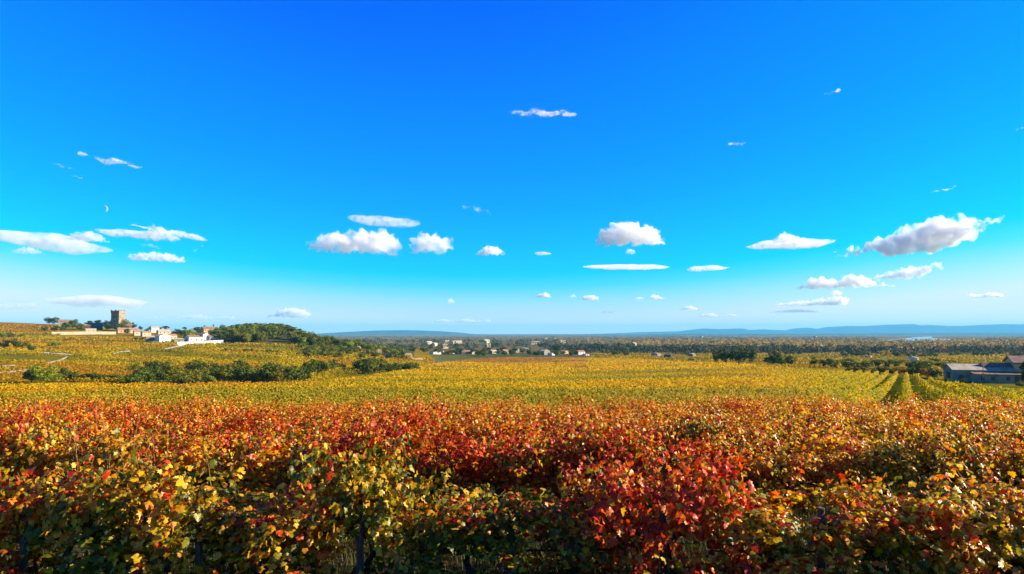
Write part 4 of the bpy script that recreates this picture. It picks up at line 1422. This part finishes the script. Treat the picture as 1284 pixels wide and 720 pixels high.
wall_run(81, 134, 419.5, 3.6, M_CREAM, 'long cream retaining wall below the hilltop', .68, 520, 1000)
wall_run(232, 274, 432.0, 4.2, M_WHITE, 'long white garden wall in front of the white houses', .68, 480, 900)


def tower():
    Y = 850
    s = Y / F
    p = gpos(148, Y)
    base = at(148, 408, Y).z
    o = empty('ruined_tower', (p.x, p.y, base), -.08)
    tag(o, 'square ruined stone keep rising above the hilltop trees', 'tower')
    h = (408 - 389.6) * s
    w = 10.4 * s / 2
    b = MB()
    # tapering keep with a broken top edge
    n = 8
    ring = []
    rnd = random.Random(4)
    def side(i, half, z):
        q = i / n * 4
        k = int(q); t = (q - k) * 2 - 1
        return [(t * half, -half, z), (half, t * half, z), (-t * half, half, z), (-half, -t * half, z)][k % 4]
    n = 32
    lv = [(-4, 1.04), (h * .5, 1.0), (h * .80, 1.0), (h * .84, 1.08), (h - .6, 1.09)]
    vs = []
    for z, kf in lv:
        vs += [side(i, w * kf, z) for i in range(n)]
    vs += [(side(i, w * 1.09, 0)[0], side(i, w * 1.09, 0)[1], h + (.9 if i % 4 < 2 else -.5) + rnd.uniform(-.3, .2)) for i in range(n)]
    vs += [(side(i, w * .95, 0)[0], side(i, w * .95, 0)[1], h + (.9 if i % 4 < 2 else -.5) - .3) for i in range(n)]
    vs += [side(i, w * .95, h * .8) for i in range(n)]
    L = len(lv) + 3
    fs = [(j * n + i, j * n + (i + 1) % n, (j + 1) * n + (i + 1) % n, (j + 1) * n + i) for j in range(L - 1) for i in range(n)]
    fs.append(tuple((L - 1) * n + i for i in range(n)))
    b.add(vs, fs).build('keep_wall', M_STONE, o)
    for u, z, ww, hh in [(-w * .35, h * .55, 1.2, 2.2), (w * .3, h * .62, 1.1, 2.0), (0, h * .25, 1.2, 2.4)]:
        MB().box(u - ww / 2, u + ww / 2, -w * 1.03 - .1, -w * .9, z - hh / 2, z + hh / 2).build('window', M_SHUTTER, o)
    o2 = empty('ruined_wall', at(159.5, 408, Y + 4), .35)
    tag(o2, 'sunlit broken castle wall stepping down right of the keep', 'wall')
    hw = 4.6 * s
    b = MB()
    top = [(-hw, 7.6), (-hw * .5, 7.2), (-hw * .45, 8.4), (-hw * .1, 8.0), (0, 6.0), (hw * .35, 6.6), (hw * .5, 5.0), (hw * .8, 4.0), (hw, 2.5)]
    vs, fs = [], []
    for x, z in top:
        vs += [(x, -.9, -4), (x, -.9, z * s), (x, .9, z * s), (x, .9, -4)]
    for i in range(len(top) - 1):
        a, c = i * 4, i * 4 + 4
        fs += [(a, c, c + 1, a + 1), (a + 1, c + 1, c + 2, a + 2), (a + 2, c + 2, c + 3, a + 3)]
    fs += [(0, 1, 2, 3), tuple(len(vs) - 4 + k for k in (3, 2, 1, 0))]
    b.add(vs, fs).build('masonry', M_STONE, o2)
    b = MB()
    b.box(-hw, -hw + 1.4, .9, 9, -4, 6.0 * s).box(hw * .3, hw * .3 + 1.2, .9, 8, -4, 5.0 * s)
    b.build('return_wall', M_STONE, o2)
    MB().box(-hw * .75, -hw * .75 + 1.1, -1.0, .2, 4.2 * s, 6.2 * s).build('window', M_SHUTTER, o2)


tower()

# low houses between the vineyard and the plain
low = [
    (447, 439, 9, 4, 1.5, 'white house at the right foot of the hill wood', M_WHITE, M_TILE_PALE), (452, 436, 6, 3, 1.4, 'small cream house behind the white one at the foot of the hill', M_CREAM, M_TILE),
    (474, 443, 7, 4, 2, 'cream house beside the dark poplars', M_CREAM, M_TILE), (487.5, 449, 6, 5, 2, 'white gabled house before the dark trees', M_WHITE, M_TILE_PALE), (511, 448, 10, 3.5, 2.4, 'house with a terracotta roof above the pale barn', M_CREAM, M_TILE), (522, 453, 14, 3, 1, 'long pale barn at the edge of the yellow vineyard', M_CREAM, M_TILE_PALE),
    (546, 444, 13, 3, 1.6, 'long white house left of the row of houses', M_WHITE, M_TILE_PALE), (552, 443.5, 7, 3.6, 1.8, 'white house with a lit gable, second of the row', M_WHITE, M_TILE), (567, 443.5, 14, 3, 1.4, 'low cream house with a long roof in the row', M_CREAM, M_TILE_OLD), (583, 444, 15, 4, 2, 'brown house with a broad dark roof in the row', M_TIMBER, M_TILE_OLD), (592, 444, 6, 5, 2, 'sunlit cream gable at the end of the brown house', M_CREAM, M_TILE),
    (618, 443.5, 9, 4, 1.6, 'pale grey house in the middle of the row', M_GREYWALL, M_TILE_PALE), (633, 444, 7, 5, 2, 'cream two storey house in the middle of the row', M_CREAM, M_TILE), (647, 442, 6, 5, 1.5, 'tall pale house behind the row', M_GREYWALL, M_SHEET), (658, 441, 9, 5, 1.4, 'blue grey shed behind the row', M_GREYWALL, M_SHEET), (672, 445, 6, 4, 1.4, 'orange tinted house beside the bluish white one', M_OCHRE, M_TILE), (683, 445, 12, 6, 2, 'large bluish white house in the row', M_GREYWALL, M_TILE_PALE), (691, 445.5, 6, 3, 1, 'low white annex right of the bluish white house', M_WHITE, M_TILE_PALE),
    (709, 443.5, 13, 3.5, 2, 'long house with an orange roof in the row', M_OCHRE, M_TILE), (727, 444.5, 11, 4, 2, 'white house with a sunlit gable near the right end of the row', M_WHITE, M_TILE), (734, 446, 6, 2, .8, 'little white shed at the right end of the row', M_WHITE, M_TILE_PALE),
    (838, 449, 8, 5, 1.4, 'dark brown barn beside trees at the vineyard edge', M_TIMBER, M_TILE_OLD), (822, 447, 10, 4, 1.5, 'grey house left of the dark brown barn', M_GREYWALL, M_TILE_OLD), (866, 446.5, 6, 3, 1, 'small grey hut on the far field', M_GREYWALL, M_SHEET), (1142, 452.5, 4, 4.5, 1.5, 'small white house among dark trees right of the middle', M_WHITE, M_TILE_PALE), (1085, 449, 7, 3, 1, 'low tan hut at the field edge', M_OCHRE, M_TILE_OLD)]
for px, py, w, h, r_, lab, wm, rm in low:
    y0 = edge_y(px) + 45
    house(px, py, w, h, r_, y0, 1250, lab, wm, rm, 8, random.uniform(.5, .9), random.choice(['x', 'x', 'y']), 1 if h < 5 else 2, 2 if w > 6 else 1, name='country_house')


def town():
    n = 0
    b = MB()
    protos = []
    for i, (w, d, h) in enumerate([(13, 9, 5), (18, 12, 6), (30, 14, 6), (12, 10, 9)]):
        m = MB().box(-w / 2, w / 2, -d / 2, d / 2, -2, h)
        m.gable(w, d, h + .02, 2.2 if i != 3 else 1.0, .5, 'x', .3)
        protos.append(m.mesh('town_building', M_CREAM))
    for i in range(18):
        px = random.choice([random.gauss(640, 75), random.gauss(560, 60), random.uniform(440, 1060)])
        py = random.choice([random.uniform(426, 434), random.uniform(428, 437)])
        if px < 445 or (px > 760 and random.random() < .5): continue
        Y = 28.9 * F / (py - 418)
        p = gpos(px, Y)
        o = link('town_building', protos[0 if Y < 1700 else random.choice([0, 1, 2, 1, 3])], None, p + Vector((0, 0, .1)))
        o.rotation_euler = (0, 0, random.uniform(.3, 1.1))
        tag(o, 'tiny pale building in the hazy town on the plain', 'building', 'pale buildings of the distant town')
    for px, py, h, lab in [(879, 424, 17, 'white water tower far off on the plain, left one'), (1021, 424.5, 18, 'white water tower far off on the plain, right one')]:
        Y = 28.9 * F / (py + 3 - 418)
        p = gpos(px, Y)
        m = MB().tube([(0, 0, -2), (0, 0, h * .6), (0, 0, h * .68), (0, 0, h * .75), (0, 0, h * .95), (0, 0, h)], [2.6, 2.2, 4, 6, 6, 4.5], 14)
        tag(m.build('water_tower', M_CREAM, None, False, p), lab, 'water tower')


town()


# farm at the right edge
def farm():
    Y = 183.0
    s = Y / F
    zb = gzf((1225 - CX) / F * Y, Y)
    X = lambda px: (px - CX) / F * Y
    # long shed, gable end to the left
    def corner(x, y, w, d, rot):
        return (x + w / 2 * math.cos(rot) - d / 2 * math.sin(rot), y + w / 2 * math.sin(rot) + d / 2 * math.cos(rot), zb)

    def gables(o, w, d, h, r_, m):
        for sx in (-1, 1):
            MB().add([(sx * (w / 2 - .02), -d / 2, h), (sx * (w / 2 - .02), d / 2, h), (sx * (w / 2 - .02), 0, h + r_)], [(0, 1, 2)]).build('gable', m, o)
    w, d, h, r_ = 15.5, 9.0, 3.3, 1.35
    o = empty('farm_shed', corner(120.9, 184, w, d, -.31), -.31)
    tag(o, 'long grey farm shed with a pale sheet roof beyond the vine rows', 'shed')
    MB().box(-w / 2, w / 2, -d / 2, d / 2, -3, h).build('wall', M_GREYWALL, o)
    MB().gable(w, d, h + .02, r_, .4, 'x').build('roof', M_SHEET, o)
    gables(o, w, d, h, r_, M_GREYWALL)
    MB().box(-w / 2 - .06, -w / 2 + .1, -1.6, 1.6, 0, 2.6).build('door', M_TIMBER, o)
    for u in (-6, -3):
        MB().box(u - .5, u + .5, -d / 2 - .05, -d / 2 + .1, 1.0, 2.1).build('window', M_SHUTTER, o)
    # front wing
    w2 = 10.5
    o = empty('farm_annex', corner(123.4, 179, w2, 4.4, -.31), -.31)
    tag(o, 'lower bluish farm annex in front of the grey shed', 'outbuilding')
    MB().box(-w2 / 2, w2 / 2, -2.2, 2.2, -3, 2.35).build('wall', M_GREYWALL, o)
    b = MB()
    b.add([(-w2 / 2 - .3, -2.6, 2.4), (w2 / 2 + .3, -2.6, 2.4), (w2 / 2 + .3, 2.4, 2.9), (-w2 / 2 - .3, 2.4, 2.9), (-w2 / 2 - .3, -2.6, 2.55), (w2 / 2 + .3, -2.6, 2.55), (w2 / 2 + .3, 2.4, 3.05), (-w2 / 2 - .3, 2.4, 3.05)],
          [(0, 3, 2, 1), (4, 5, 6, 7), (0, 1, 5, 4), (1, 2, 6, 5), (2, 3, 7, 6), (3, 0, 4, 7)])
    b.build('roof', M_TILE_OLD, o)
    for u in (-3.6, -1.2, 2.2):
        MB().box(u - .45, u + .45, -2.25, -2.1, .9, 1.9).build('window', M_SHUTTER, o)
    MB().box(3.6, 4.6, -2.26, -2.1, -.2, 1.95).build('door', M_GREENSHUT, o)
    # cross wing with a dark roof
    o = empty('farm_wing', corner(128.5, 182, 8, 6.4, -.31), -.31)
    tag(o, 'cross wing with a dark roof between shed and farmhouse', 'outbuilding')
    MB().box(-4, 4, -3.2, 3.2, -3, 2.9).build('wall', M_GREYWALL, o)
    MB().gable(8, 6.4, 2.92, 2.2, .35, 'x').build('roof', M_TILE_OLD, o)
    gables(o, 8, 6.4, 2.9, 2.2, M_GREYWALL)
    # tall farmhouse
    w3, d3, h3 = 10.0, 9.0, 5.4
    o = empty('farmhouse', corner(134.8, 180, w3, d3, -.38), -.38)
    tag(o, 'tall farmhouse with a brown tiled roof at the right edge of the view', 'house')
    MB().box(-w3 / 2, w3 / 2, -d3 / 2, d3 / 2, -3, h3).build('wall', M_OCHRE, o)
    gables(o, w3, d3, h3, 1.6, M_OCHRE)
    rf = MB().gable(w3, d3, h3 + .02, 1.6, .45, 'x').build('roof', M_TILE_OLD, o)
    MB().box(1.5, 2.3, -.4, .4, h3 + 1.0, h3 + 2.4).build('chimney', M_OCHRE, rf)
    windows(o, w3, d3, h3, 2, 3, M_SHUTTER)
    for px, yy, hh, lab in [(1229, Y - 5.5, 4.9, 'slim pale utility pole in front of the shed')]:
        p = gpos(px, yy)
        e = empty('utility_pole', p)
        tag(e, lab, 'pole')
        MB().tube([(0, 0, -1), (0, 0, hh)], [.12, .08], 8).build('pole', M_POST, e)
        MB().box(-.5, .5, -.05, .05, hh - .4, hh - .28).build('crossarm', M_POST, e)


farm()


# pale tracks on the left slope
def track(pts, wpx, y0, y1, name='path'):
    vs, fs = [], []
    for i, (px, py) in enumerate(pts):
        Y = find_Y(px, py, y0, y1)
        s = Y / F
        for dy in (-1, 1):
            yy = find_Y(px, py + dy * wpx / 2, y0, y1)
            for dx in (0,):
                p = gpos(px, yy, .22)
                vs.append(tuple(p))
    for i in range(len(pts) - 1):
        a = i * 2
        fs.append((a, a + 1, a + 3, a + 2))
    me = bpy.data.meshes.new(name); me.from_pydata(vs, [], fs)
    bm = bmesh.new(); bm.from_mesh(me); bmesh.ops.recalc_face_normals(bm, faces=bm.faces)
    if sum(f.normal.z for f in bm.faces) < 0: bmesh.ops.reverse_faces(bm, faces=bm.faces)
    bm.to_mesh(me); bm.free()
    me.materials.append(M_TRACK)
    tag(link(name, me), kind='structure')


M_TRACK = surf_mat('pale_gravel', (.42, .35, .25), (.62, .54, .40), .8, .95)


def dense(pts, n=6):
    out = []
    for (a, b), (c, d) in zip(pts, pts[1:]):
        for k in range(n): out.append((a + (c - a) * k / n, b + (d - b) * k / n))
    return out + [pts[-1]]


for line_, w_, a_, b_ in zip(TRACKS, (2.6, 2.2, 1.4, 1.2, 1.4, 1.5), (225, 300, 280, 380, 400, 500), (320, 460, 400, 560, 560, 700)):
    track(dense(line_), w_, a_, b_)


# ------------------------------------------------------------------ air
def haze():
    b = MB().box(-25500, 25500, -25500, 25500, -31.5, 292)
    m = bpy.data.materials.new('haze')
    m.use_nodes = True
    n = m.node_tree
    n.nodes.clear()
    out = n.nodes.new('ShaderNodeOutputMaterial')
    pv = n.nodes.new('ShaderNodeVolumePrincipled')
    pv.inputs['Color'].default_value = (0.13, 0.60, 1.0, 1)
    pv.inputs['Density'].default_value = 0.48e-4
    pv.inputs['Anisotropy'].default_value = 0.0
    n.links.new(pv.outputs[0], out.inputs['Volume'])
    o = b.build('haze', m)
    tag(o, kind='stuff')


haze()


# ------------------------------------------------------------------ clouds: lumpy bodies of vapour, far beyond and above the haze
def cloud_mat(name):
    m = bpy.data.materials.new(name)
    m.use_nodes = True
    n = m.node_tree
    n.nodes.clear()
    out = n.nodes.new('ShaderNodeOutputMaterial')
    pv = n.nodes.new('ShaderNodeVolumePrincipled')
    oi = n.nodes.new('ShaderNodeObjectInfo')
    sp = n.nodes.new('ShaderNodeSeparateColor')
    pv.inputs['Color'].default_value = (.99, .99, .99, 1)
    pv.inputs['Anisotropy'].default_value = 0.15
    n.links.new(oi.outputs['Color'], sp.inputs[0])
    # vapour thins out raggedly: density follows a noise whose grain is set per cloud
    tc = n.nodes.new('ShaderNodeTexCoord')
    mp = n.nodes.new('ShaderNodeVectorMath'); mp.operation = 'SCALE'
    n.links.new(tc.outputs['Object'], mp.inputs[0]); n.links.new(sp.outputs[1], mp.inputs['Scale'])
    nz = n.nodes.new('ShaderNodeTexNoise')
    nz.inputs['Scale'].default_value = 1.0
    nz.inputs['Detail'].default_value = 3.0
    n.links.new(mp.outputs[0], nz.inputs['Vector'])
    mr = n.nodes.new('ShaderNodeMapRange')
    mr.inputs[1].default_value = .36; mr.inputs[2].default_value = .62; mr.inputs[3].default_value = .0; mr.inputs[4].default_value = 1.6
    n.links.new(nz.outputs['Fac'], mr.inputs[0])
    ml = n.nodes.new('ShaderNodeMath'); ml.operation = 'MULTIPLY'
    n.links.new(sp.outputs[0], ml.inputs[0]); n.links.new(mr.outputs[0], ml.inputs[1])
    n.links.new(ml.outputs[0], pv.inputs['Density'])
    n.links.new(pv.outputs[0], out.inputs['Volume'])
    return m


M_CLOUD = cloud_mat('cloud_vapour')


def cloud(px, py, wpx, hpx, kind, tau, label, prof=None, tilt=0.0, seed=0):
    rnd = random.Random(seed * 13 + int(px))
    el = (418 - py) / F
    Y = min(16000, max(5200, 950 / max(el, .01)))
    Y = max(Y, 318 * F / (418 - py - hpx * .62 - abs(tilt) * wpx * .5))
    s = Y / F
    w, h = wpx * s, hpx * s
    c = at(px, py, Y)
    bm = bmesh.new()
    def blob(x, y, z, rx, ry, rz, sub=2):
        mt = Matrix.Translation((x, y, z)) @ Matrix.Diagonal((rx, ry, rz, 1))
        bmesh.ops.create_icosphere(bm, subdivisions=sub, radius=1, matrix=mt)
    if kind == 'puff':
        prof = prof or [.45, .85, 1, .8, .5]
        dep = min(w * .45, h * 1.1)
        n = max(9, int(w / h * 9))
        for i in range(n):
            u = (i + .5) / n
            top = float(np.interp(u, np.linspace(0, 1, len(prof)), [q if not isinstance(q, tuple) else q[1] for q in prof]))
            bot = float(np.interp(u, np.linspace(0, 1, len(prof)), [0 if not isinstance(q, tuple) else q[0] for q in prof]))
            for j in range(3):
                hh = (top - bot) * h
                r = max(hh * rnd.uniform(.25, .42), h * .07)
                z = -h / 2 + bot * h + r * .8 + max(hh - 1.8 * r, 0) * rnd.random() ** .8
                edge = 1 - abs(u - .5) * 1.1
                blob((u - .5) * w * .94 + rnd.uniform(-.03, .03) * w, rnd.uniform(-.5, .5) * dep * edge, z, r * rnd.uniform(1.0, 1.5), r * 1.2, r)
        vox, amp, ns = h / 16, .13 * h, 3.2 / h
    elif kind == 'lens':
        blob(0, 0, 0, w / 2, w * .22, h * .52, 4)
        for i in range(5):
            blob(rnd.uniform(-.3, .3) * w, 0, rnd.uniform(-.15, .15) * h, w * rnd.uniform(.12, .22), w * .12, h * rnd.uniform(.3, .5), 3)
        vox, amp, ns = h / 10, .10 * h, 1.2 / h
    else:  # wisp: a few drawn-out shreds
        for i in range(9):
            u = -.40 + .8 * (i + .5) / 9 + rnd.uniform(-.05, .05)
            blob(u * w, rnd.uniform(-.1, .1) * w, rnd.uniform(-.2, .2) * h, w * rnd.uniform(.09, .16), w * .08, h * rnd.uniform(.18, .36) * (1 - abs(u)), 3)
        vox, amp, ns = h / 12, .16 * h, 1.6 / h
    me = bpy.data.meshes.new('cloud')
    bm.to_mesh(me); bm.free()
    o = link('cloud', me)
    md = o.modifiers.new('r', 'REMESH')
    md.mode = 'VOXEL'
    md.voxel_size = max(vox, w / 160)
    dg = bpy.context.evaluated_depsgraph_get()
    me2 = bpy.data.meshes.new_from_object(o.evaluated_get(dg))
    o.modifiers.clear()
    o.data = me2
    bpy.data.meshes.remove(me)
    nv = len(me2.vertices)
    co = np.empty(nv * 3, np.float32); me2.vertices.foreach_get('co', co); co = co.reshape(-1, 3)
    no = np.empty(nv * 3, np.float32); me2.vertices.foreach_get('normal', no); no = no.reshape(-1, 3)
    off = Vector((seed * 3.7, px * .13, 1.1))
    sx = 1.0 if kind == 'puff' else .35
    d = np.array([noise.turbulence(Vector((p[0] * ns * sx, p[1] * ns * sx, p[2] * ns)) + off, 4, False) for p in co]) if nv < 60000 else np.zeros(nv)
    co = co + no * ((d - .35) * 2 * amp)[:, None]
    if kind == 'puff':
        fl = -h * .40
        co[:, 2] = np.where(co[:, 2] < fl, fl + (co[:, 2] - fl) * .3, co[:, 2])
    me2.vertices.foreach_set('co', co.astype(np.float32).ravel())
    for p in me2.polygons: p.use_smooth = True
    me2.materials.clear(); me2.materials.append(M_CLOUD)
    me2.name = 'cloud'
    o.location = c
    o.rotation_euler = (0, tilt, -math.atan2(c.x, c.y))
    o.color = ({'puff': .58, 'lens': .24, 'wisp': .45}[kind] * tau / h, {'puff': 3.0, 'lens': 2.0, 'wisp': 2.2}[kind] / h, 0, 1)
    tag(o, label, 'cloud')
    return o


CL = [
    (445, 302, 108, 38, 'puff', 5, 'large grey bottomed cumulus under a smooth lens cloud', [.35, .75, .85, .8, .85, 1, .95, .5], 0),
    (481, 277, 94, 13, 'lens', 1.6, 'smooth lens cloud capping the large grey bottomed cumulus', None, .05),
    (540, 303, 54, 34, 'puff', 4, 'compact ragged cumulus just right of the large grey one', [.25, .6, 1, .9, .8, .5], 0),
    (598, 263, 46, 20, 'wisp', 1.3, 'thin torn cloud above the small domed cloud', None, .12),
    (614, 314, 37, 15, 'puff', 4, 'small domed cloud left of the middle of the sky', [.2, .6, 1, .8, .3], 0),
    (681, 318, 23, 5, 'lens', 2.5, 'tiny white sliver right of the small domed cloud', None, 0),
    (790, 293, 86, 33, 'puff', 7, 'bright mushroom shaped cumulus in mid sky', [.3, .75, .95, 1, .95, .7, .4], 0),
    (790, 315, 11, 9, 'puff', 1.6, 'little tuft hanging under the mushroom shaped cumulus', None, 0),
    (785, 335, 110, 6, 'lens', 3, 'long thin white streak below the mushroom shaped cumulus', None, .02),
    (888, 337, 56, 8, 'lens', 3, 'short white streak right of the long thin streak', None, -.03),
    (991, 306, 110, 12, 'lens', 3.5, 'flat white cloud with a small hump', None, -.02),
    (990, 298, 40, 16, 'puff', 4, 'small hump rising on the flat white cloud', [.4, 1, .7, .4], 0),
    (1150, 298, 190, 48, 'puff', 9, 'largest cumulus, white above and blue grey below', [(.05, .2), (.15, .42), (.1, .35), (.0, .75), (.0, .9), (.0, .95), (.05, 1), (.25, .95), (.7, .8), (.75, 1)], 0),
    (1061, 353, 112, 20, 'puff', 6, 'heaped white cloud below the largest cumulus', [.3, .9, .85, .6, 1, .75, .35, .2], 0),
    (1138, 341, 78, 22, 'puff', 5, 'ragged white cloud right of the heaped one', [(.0, .45), (.0, .6), (.05, .8), (.3, .9), (.6, 1)], 0),
    (1016, 378, 84, 13, 'puff', 5, 'long low white cloud below the heaped one', [.4, .6, .7, .9, 1], 0),
    (1048, 367, 16, 8, 'puff', 3, 'tiny tuft between the heaped and the long low cloud', None, 0),
    (993, 390, 60, 6, 'puff', 1.6, 'lowest thin white cloud above the right hills', [.3, .8, 1, .6], 0),
    (1236, 370, 36, 8, 'puff', 4, 'small white cloud low at the right edge', [.9, .7, 1, .8], 0),
    (1184, 237, 32, 8, 'wisp', 2.2, 'thin white wisp above the largest cumulus', None, -.2),
    (1281, 161, 14, 7, 'wisp', 2.5, 'cloud scrap cut by the right edge of the sky', None, 0),
    (1043, 116, 22, 9, 'wisp', 2.2, 'small hooked wisp high in the right sky', None, 0),
    (924, 181, 26, 8, 'wisp', 1.1, 'row of faint specks of cloud high right of the middle', None, 0),
    (681, 142, 88, 12, 'wisp', 1.8, 'narrow pale cirrus band high in mid sky', None, 0),
    (140, 201, 76, 9, 'wisp', 1.5, 'thin pale streak high in the left sky', None, .05),
    (80, 208, 32, 7, 'wisp', .8, 'faint shred left of the thin pale streak', None, .1),
    (97, 221, 18, 5, 'wisp', .9, 'faint small dash under the thin pale streak', None, .05),
    (60, 303, 150, 24, 'lens', 3.5, 'broad white streak reaching in from the left edge', None, .11),
    (106, 296, 56, 16, 'puff', 2.6, 'grey puff over the end of the broad white streak', [.25, .6, 1, .8, .3], 0),
    (35, 314, 32, 12, 'puff', 1.6, 'grey smudge under the broad white streak', None, 0),
    (158, 293, 72, 11, 'lens', 2.6, 'smooth white streak between two grey puffs', None, .05),
    (201, 293, 34, 22, 'puff', 3, 'round grey puff right of the smooth streak', [.6, 1, 1, .7], 0),
    (238, 296, 46, 8, 'lens', 2.6, 'white tail sloping down right of the round grey puff', None, .2),
    (180, 285, 34, 4, 'wisp', 2.2, 'hair thin wisp above the round grey puff', None, .14),
    (198, 322, 66, 15, 'puff', 3, 'flat grey cloud below the round grey puff', [.6, .95, 1, .85, .5], 0),
    (190, 308, 34, 9, 'wisp', 1.0, 'faint veil between the round puff and flat cloud', None, .1),
    (249, 311, 20, 12, 'wisp', 1.3, 'small slanted scrap right of the flat grey cloud', None, -.6),
    (124, 378, 120, 15, 'lens', 3, 'long lens cloud above the ruined tower', None, 0),
    (121, 376, 74, 12, 'puff', 2.6, 'pale crest along the long lens cloud', [.3, .8, 1, .9, .4], 0),
    (22, 384, 56, 9, 'lens', 1.6, 'grey low cloud at the left edge above the ridge', None, -.04),
    (240, 397, 120, 8, 'puff', 1.8, 'low blue grey cloud bank above the village', [.3, .6, .4, .8, 1, .5, .9, .4], 0),
    (362, 392, 54, 15, 'puff', 5, 'bright low cumulus above the hill wood', [.25, .6, 1, .95, .55], 0),
    (577, 402, 76, 6, 'puff', 3, 'string of tiny clouds above the blue plateau', [.4, .9, .5, 1, .6, .9], 0),
    (565, 377, 9, 8, 'puff', 2.6, 'single tiny round cloud above the string', None, 0),
    (681, 370, 22, 7, 'puff', 5, 'tiny white cloud, leftmost of the low specks', [.2, .8, 1, .3], 0),
    (718, 371, 9, 5, 'puff', 1.6, 'faintest of the low specks of cloud', None, 0),
    (740, 373, 20, 9, 'puff', 5, 'tiny domed white cloud beside the faintest speck', None, 0),
    (823, 372, 21, 7, 'puff', 4, 'tiny white cloud under the long thin streak', [.3, 1, .7, .3], 0),
    (801, 374, 14, 4, 'puff', 1.4, 'faint trail left of a tiny white cloud', None, 0),
    (860, 386, 26, 7, 'puff', 4, 'tiny cloud with a dark base above the far hills', [.2, .5, 1, .6], 0),
    (887, 395, 25, 6, 'puff', 3, 'tiny ragged cloud just over the far blue hills', [.3, .8, 1, .5], 0),
    (762, 391, 15, 4, 'puff', 2, 'little grey dash of cloud low in mid sky', None, 0),
    (916, 395, 16, 3, 'puff', 2, 'faint dash of cloud right of the tiny ragged one', None, 0),
]
for i_, (px, py, w, h, kind, tau, lab, prof, tilt) in enumerate(CL):
    cloud(px, py, w, h, kind, tau, lab, prof, tilt, i_ + 1)


# ------------------------------------------------------------------ day moon: a slim crescent
def moon():
    Y = 16500
    c = at(131, 261.5, Y)
    s = Y / F * 4.2
    b = MB()
    n = 20
    vs, fs = [], []
    for i in range(n + 1):
        a = -math.pi / 2 + math.pi * i / n
        outer = (math.cos(a), math.sin(a)); inner = (math.cos(a) * .55, math.sin(a))
        for dy in (-.06, .06):
            vs += [(outer[0] * s, dy * s, outer[1] * s), (inner[0] * s, dy * s, inner[1] * s)]
    for i in range(n):
        a, q = i * 4, i * 4 + 4
        fs += [(a, q, q + 1, a + 1), (a + 2, a + 3, q + 3, q + 2), (a, a + 2, q + 2, q), (a + 1, q + 1, q + 3, a + 3)]
    m = surf_mat('moon_dust', (.18, .24, .28), (.26, .31, .34), .002, 1.0)
    o = b.add(vs, fs).build('moon', m, None, False, c)
    o.rotation_euler = (0, -.2, math.atan2(-c.x, c.y) + .25)
    tag(o, 'pale crescent moon in the blue sky over the left streak clouds', 'moon')


moon()
print('vines', vine_count, 'objects', len(bpy.data.objects))
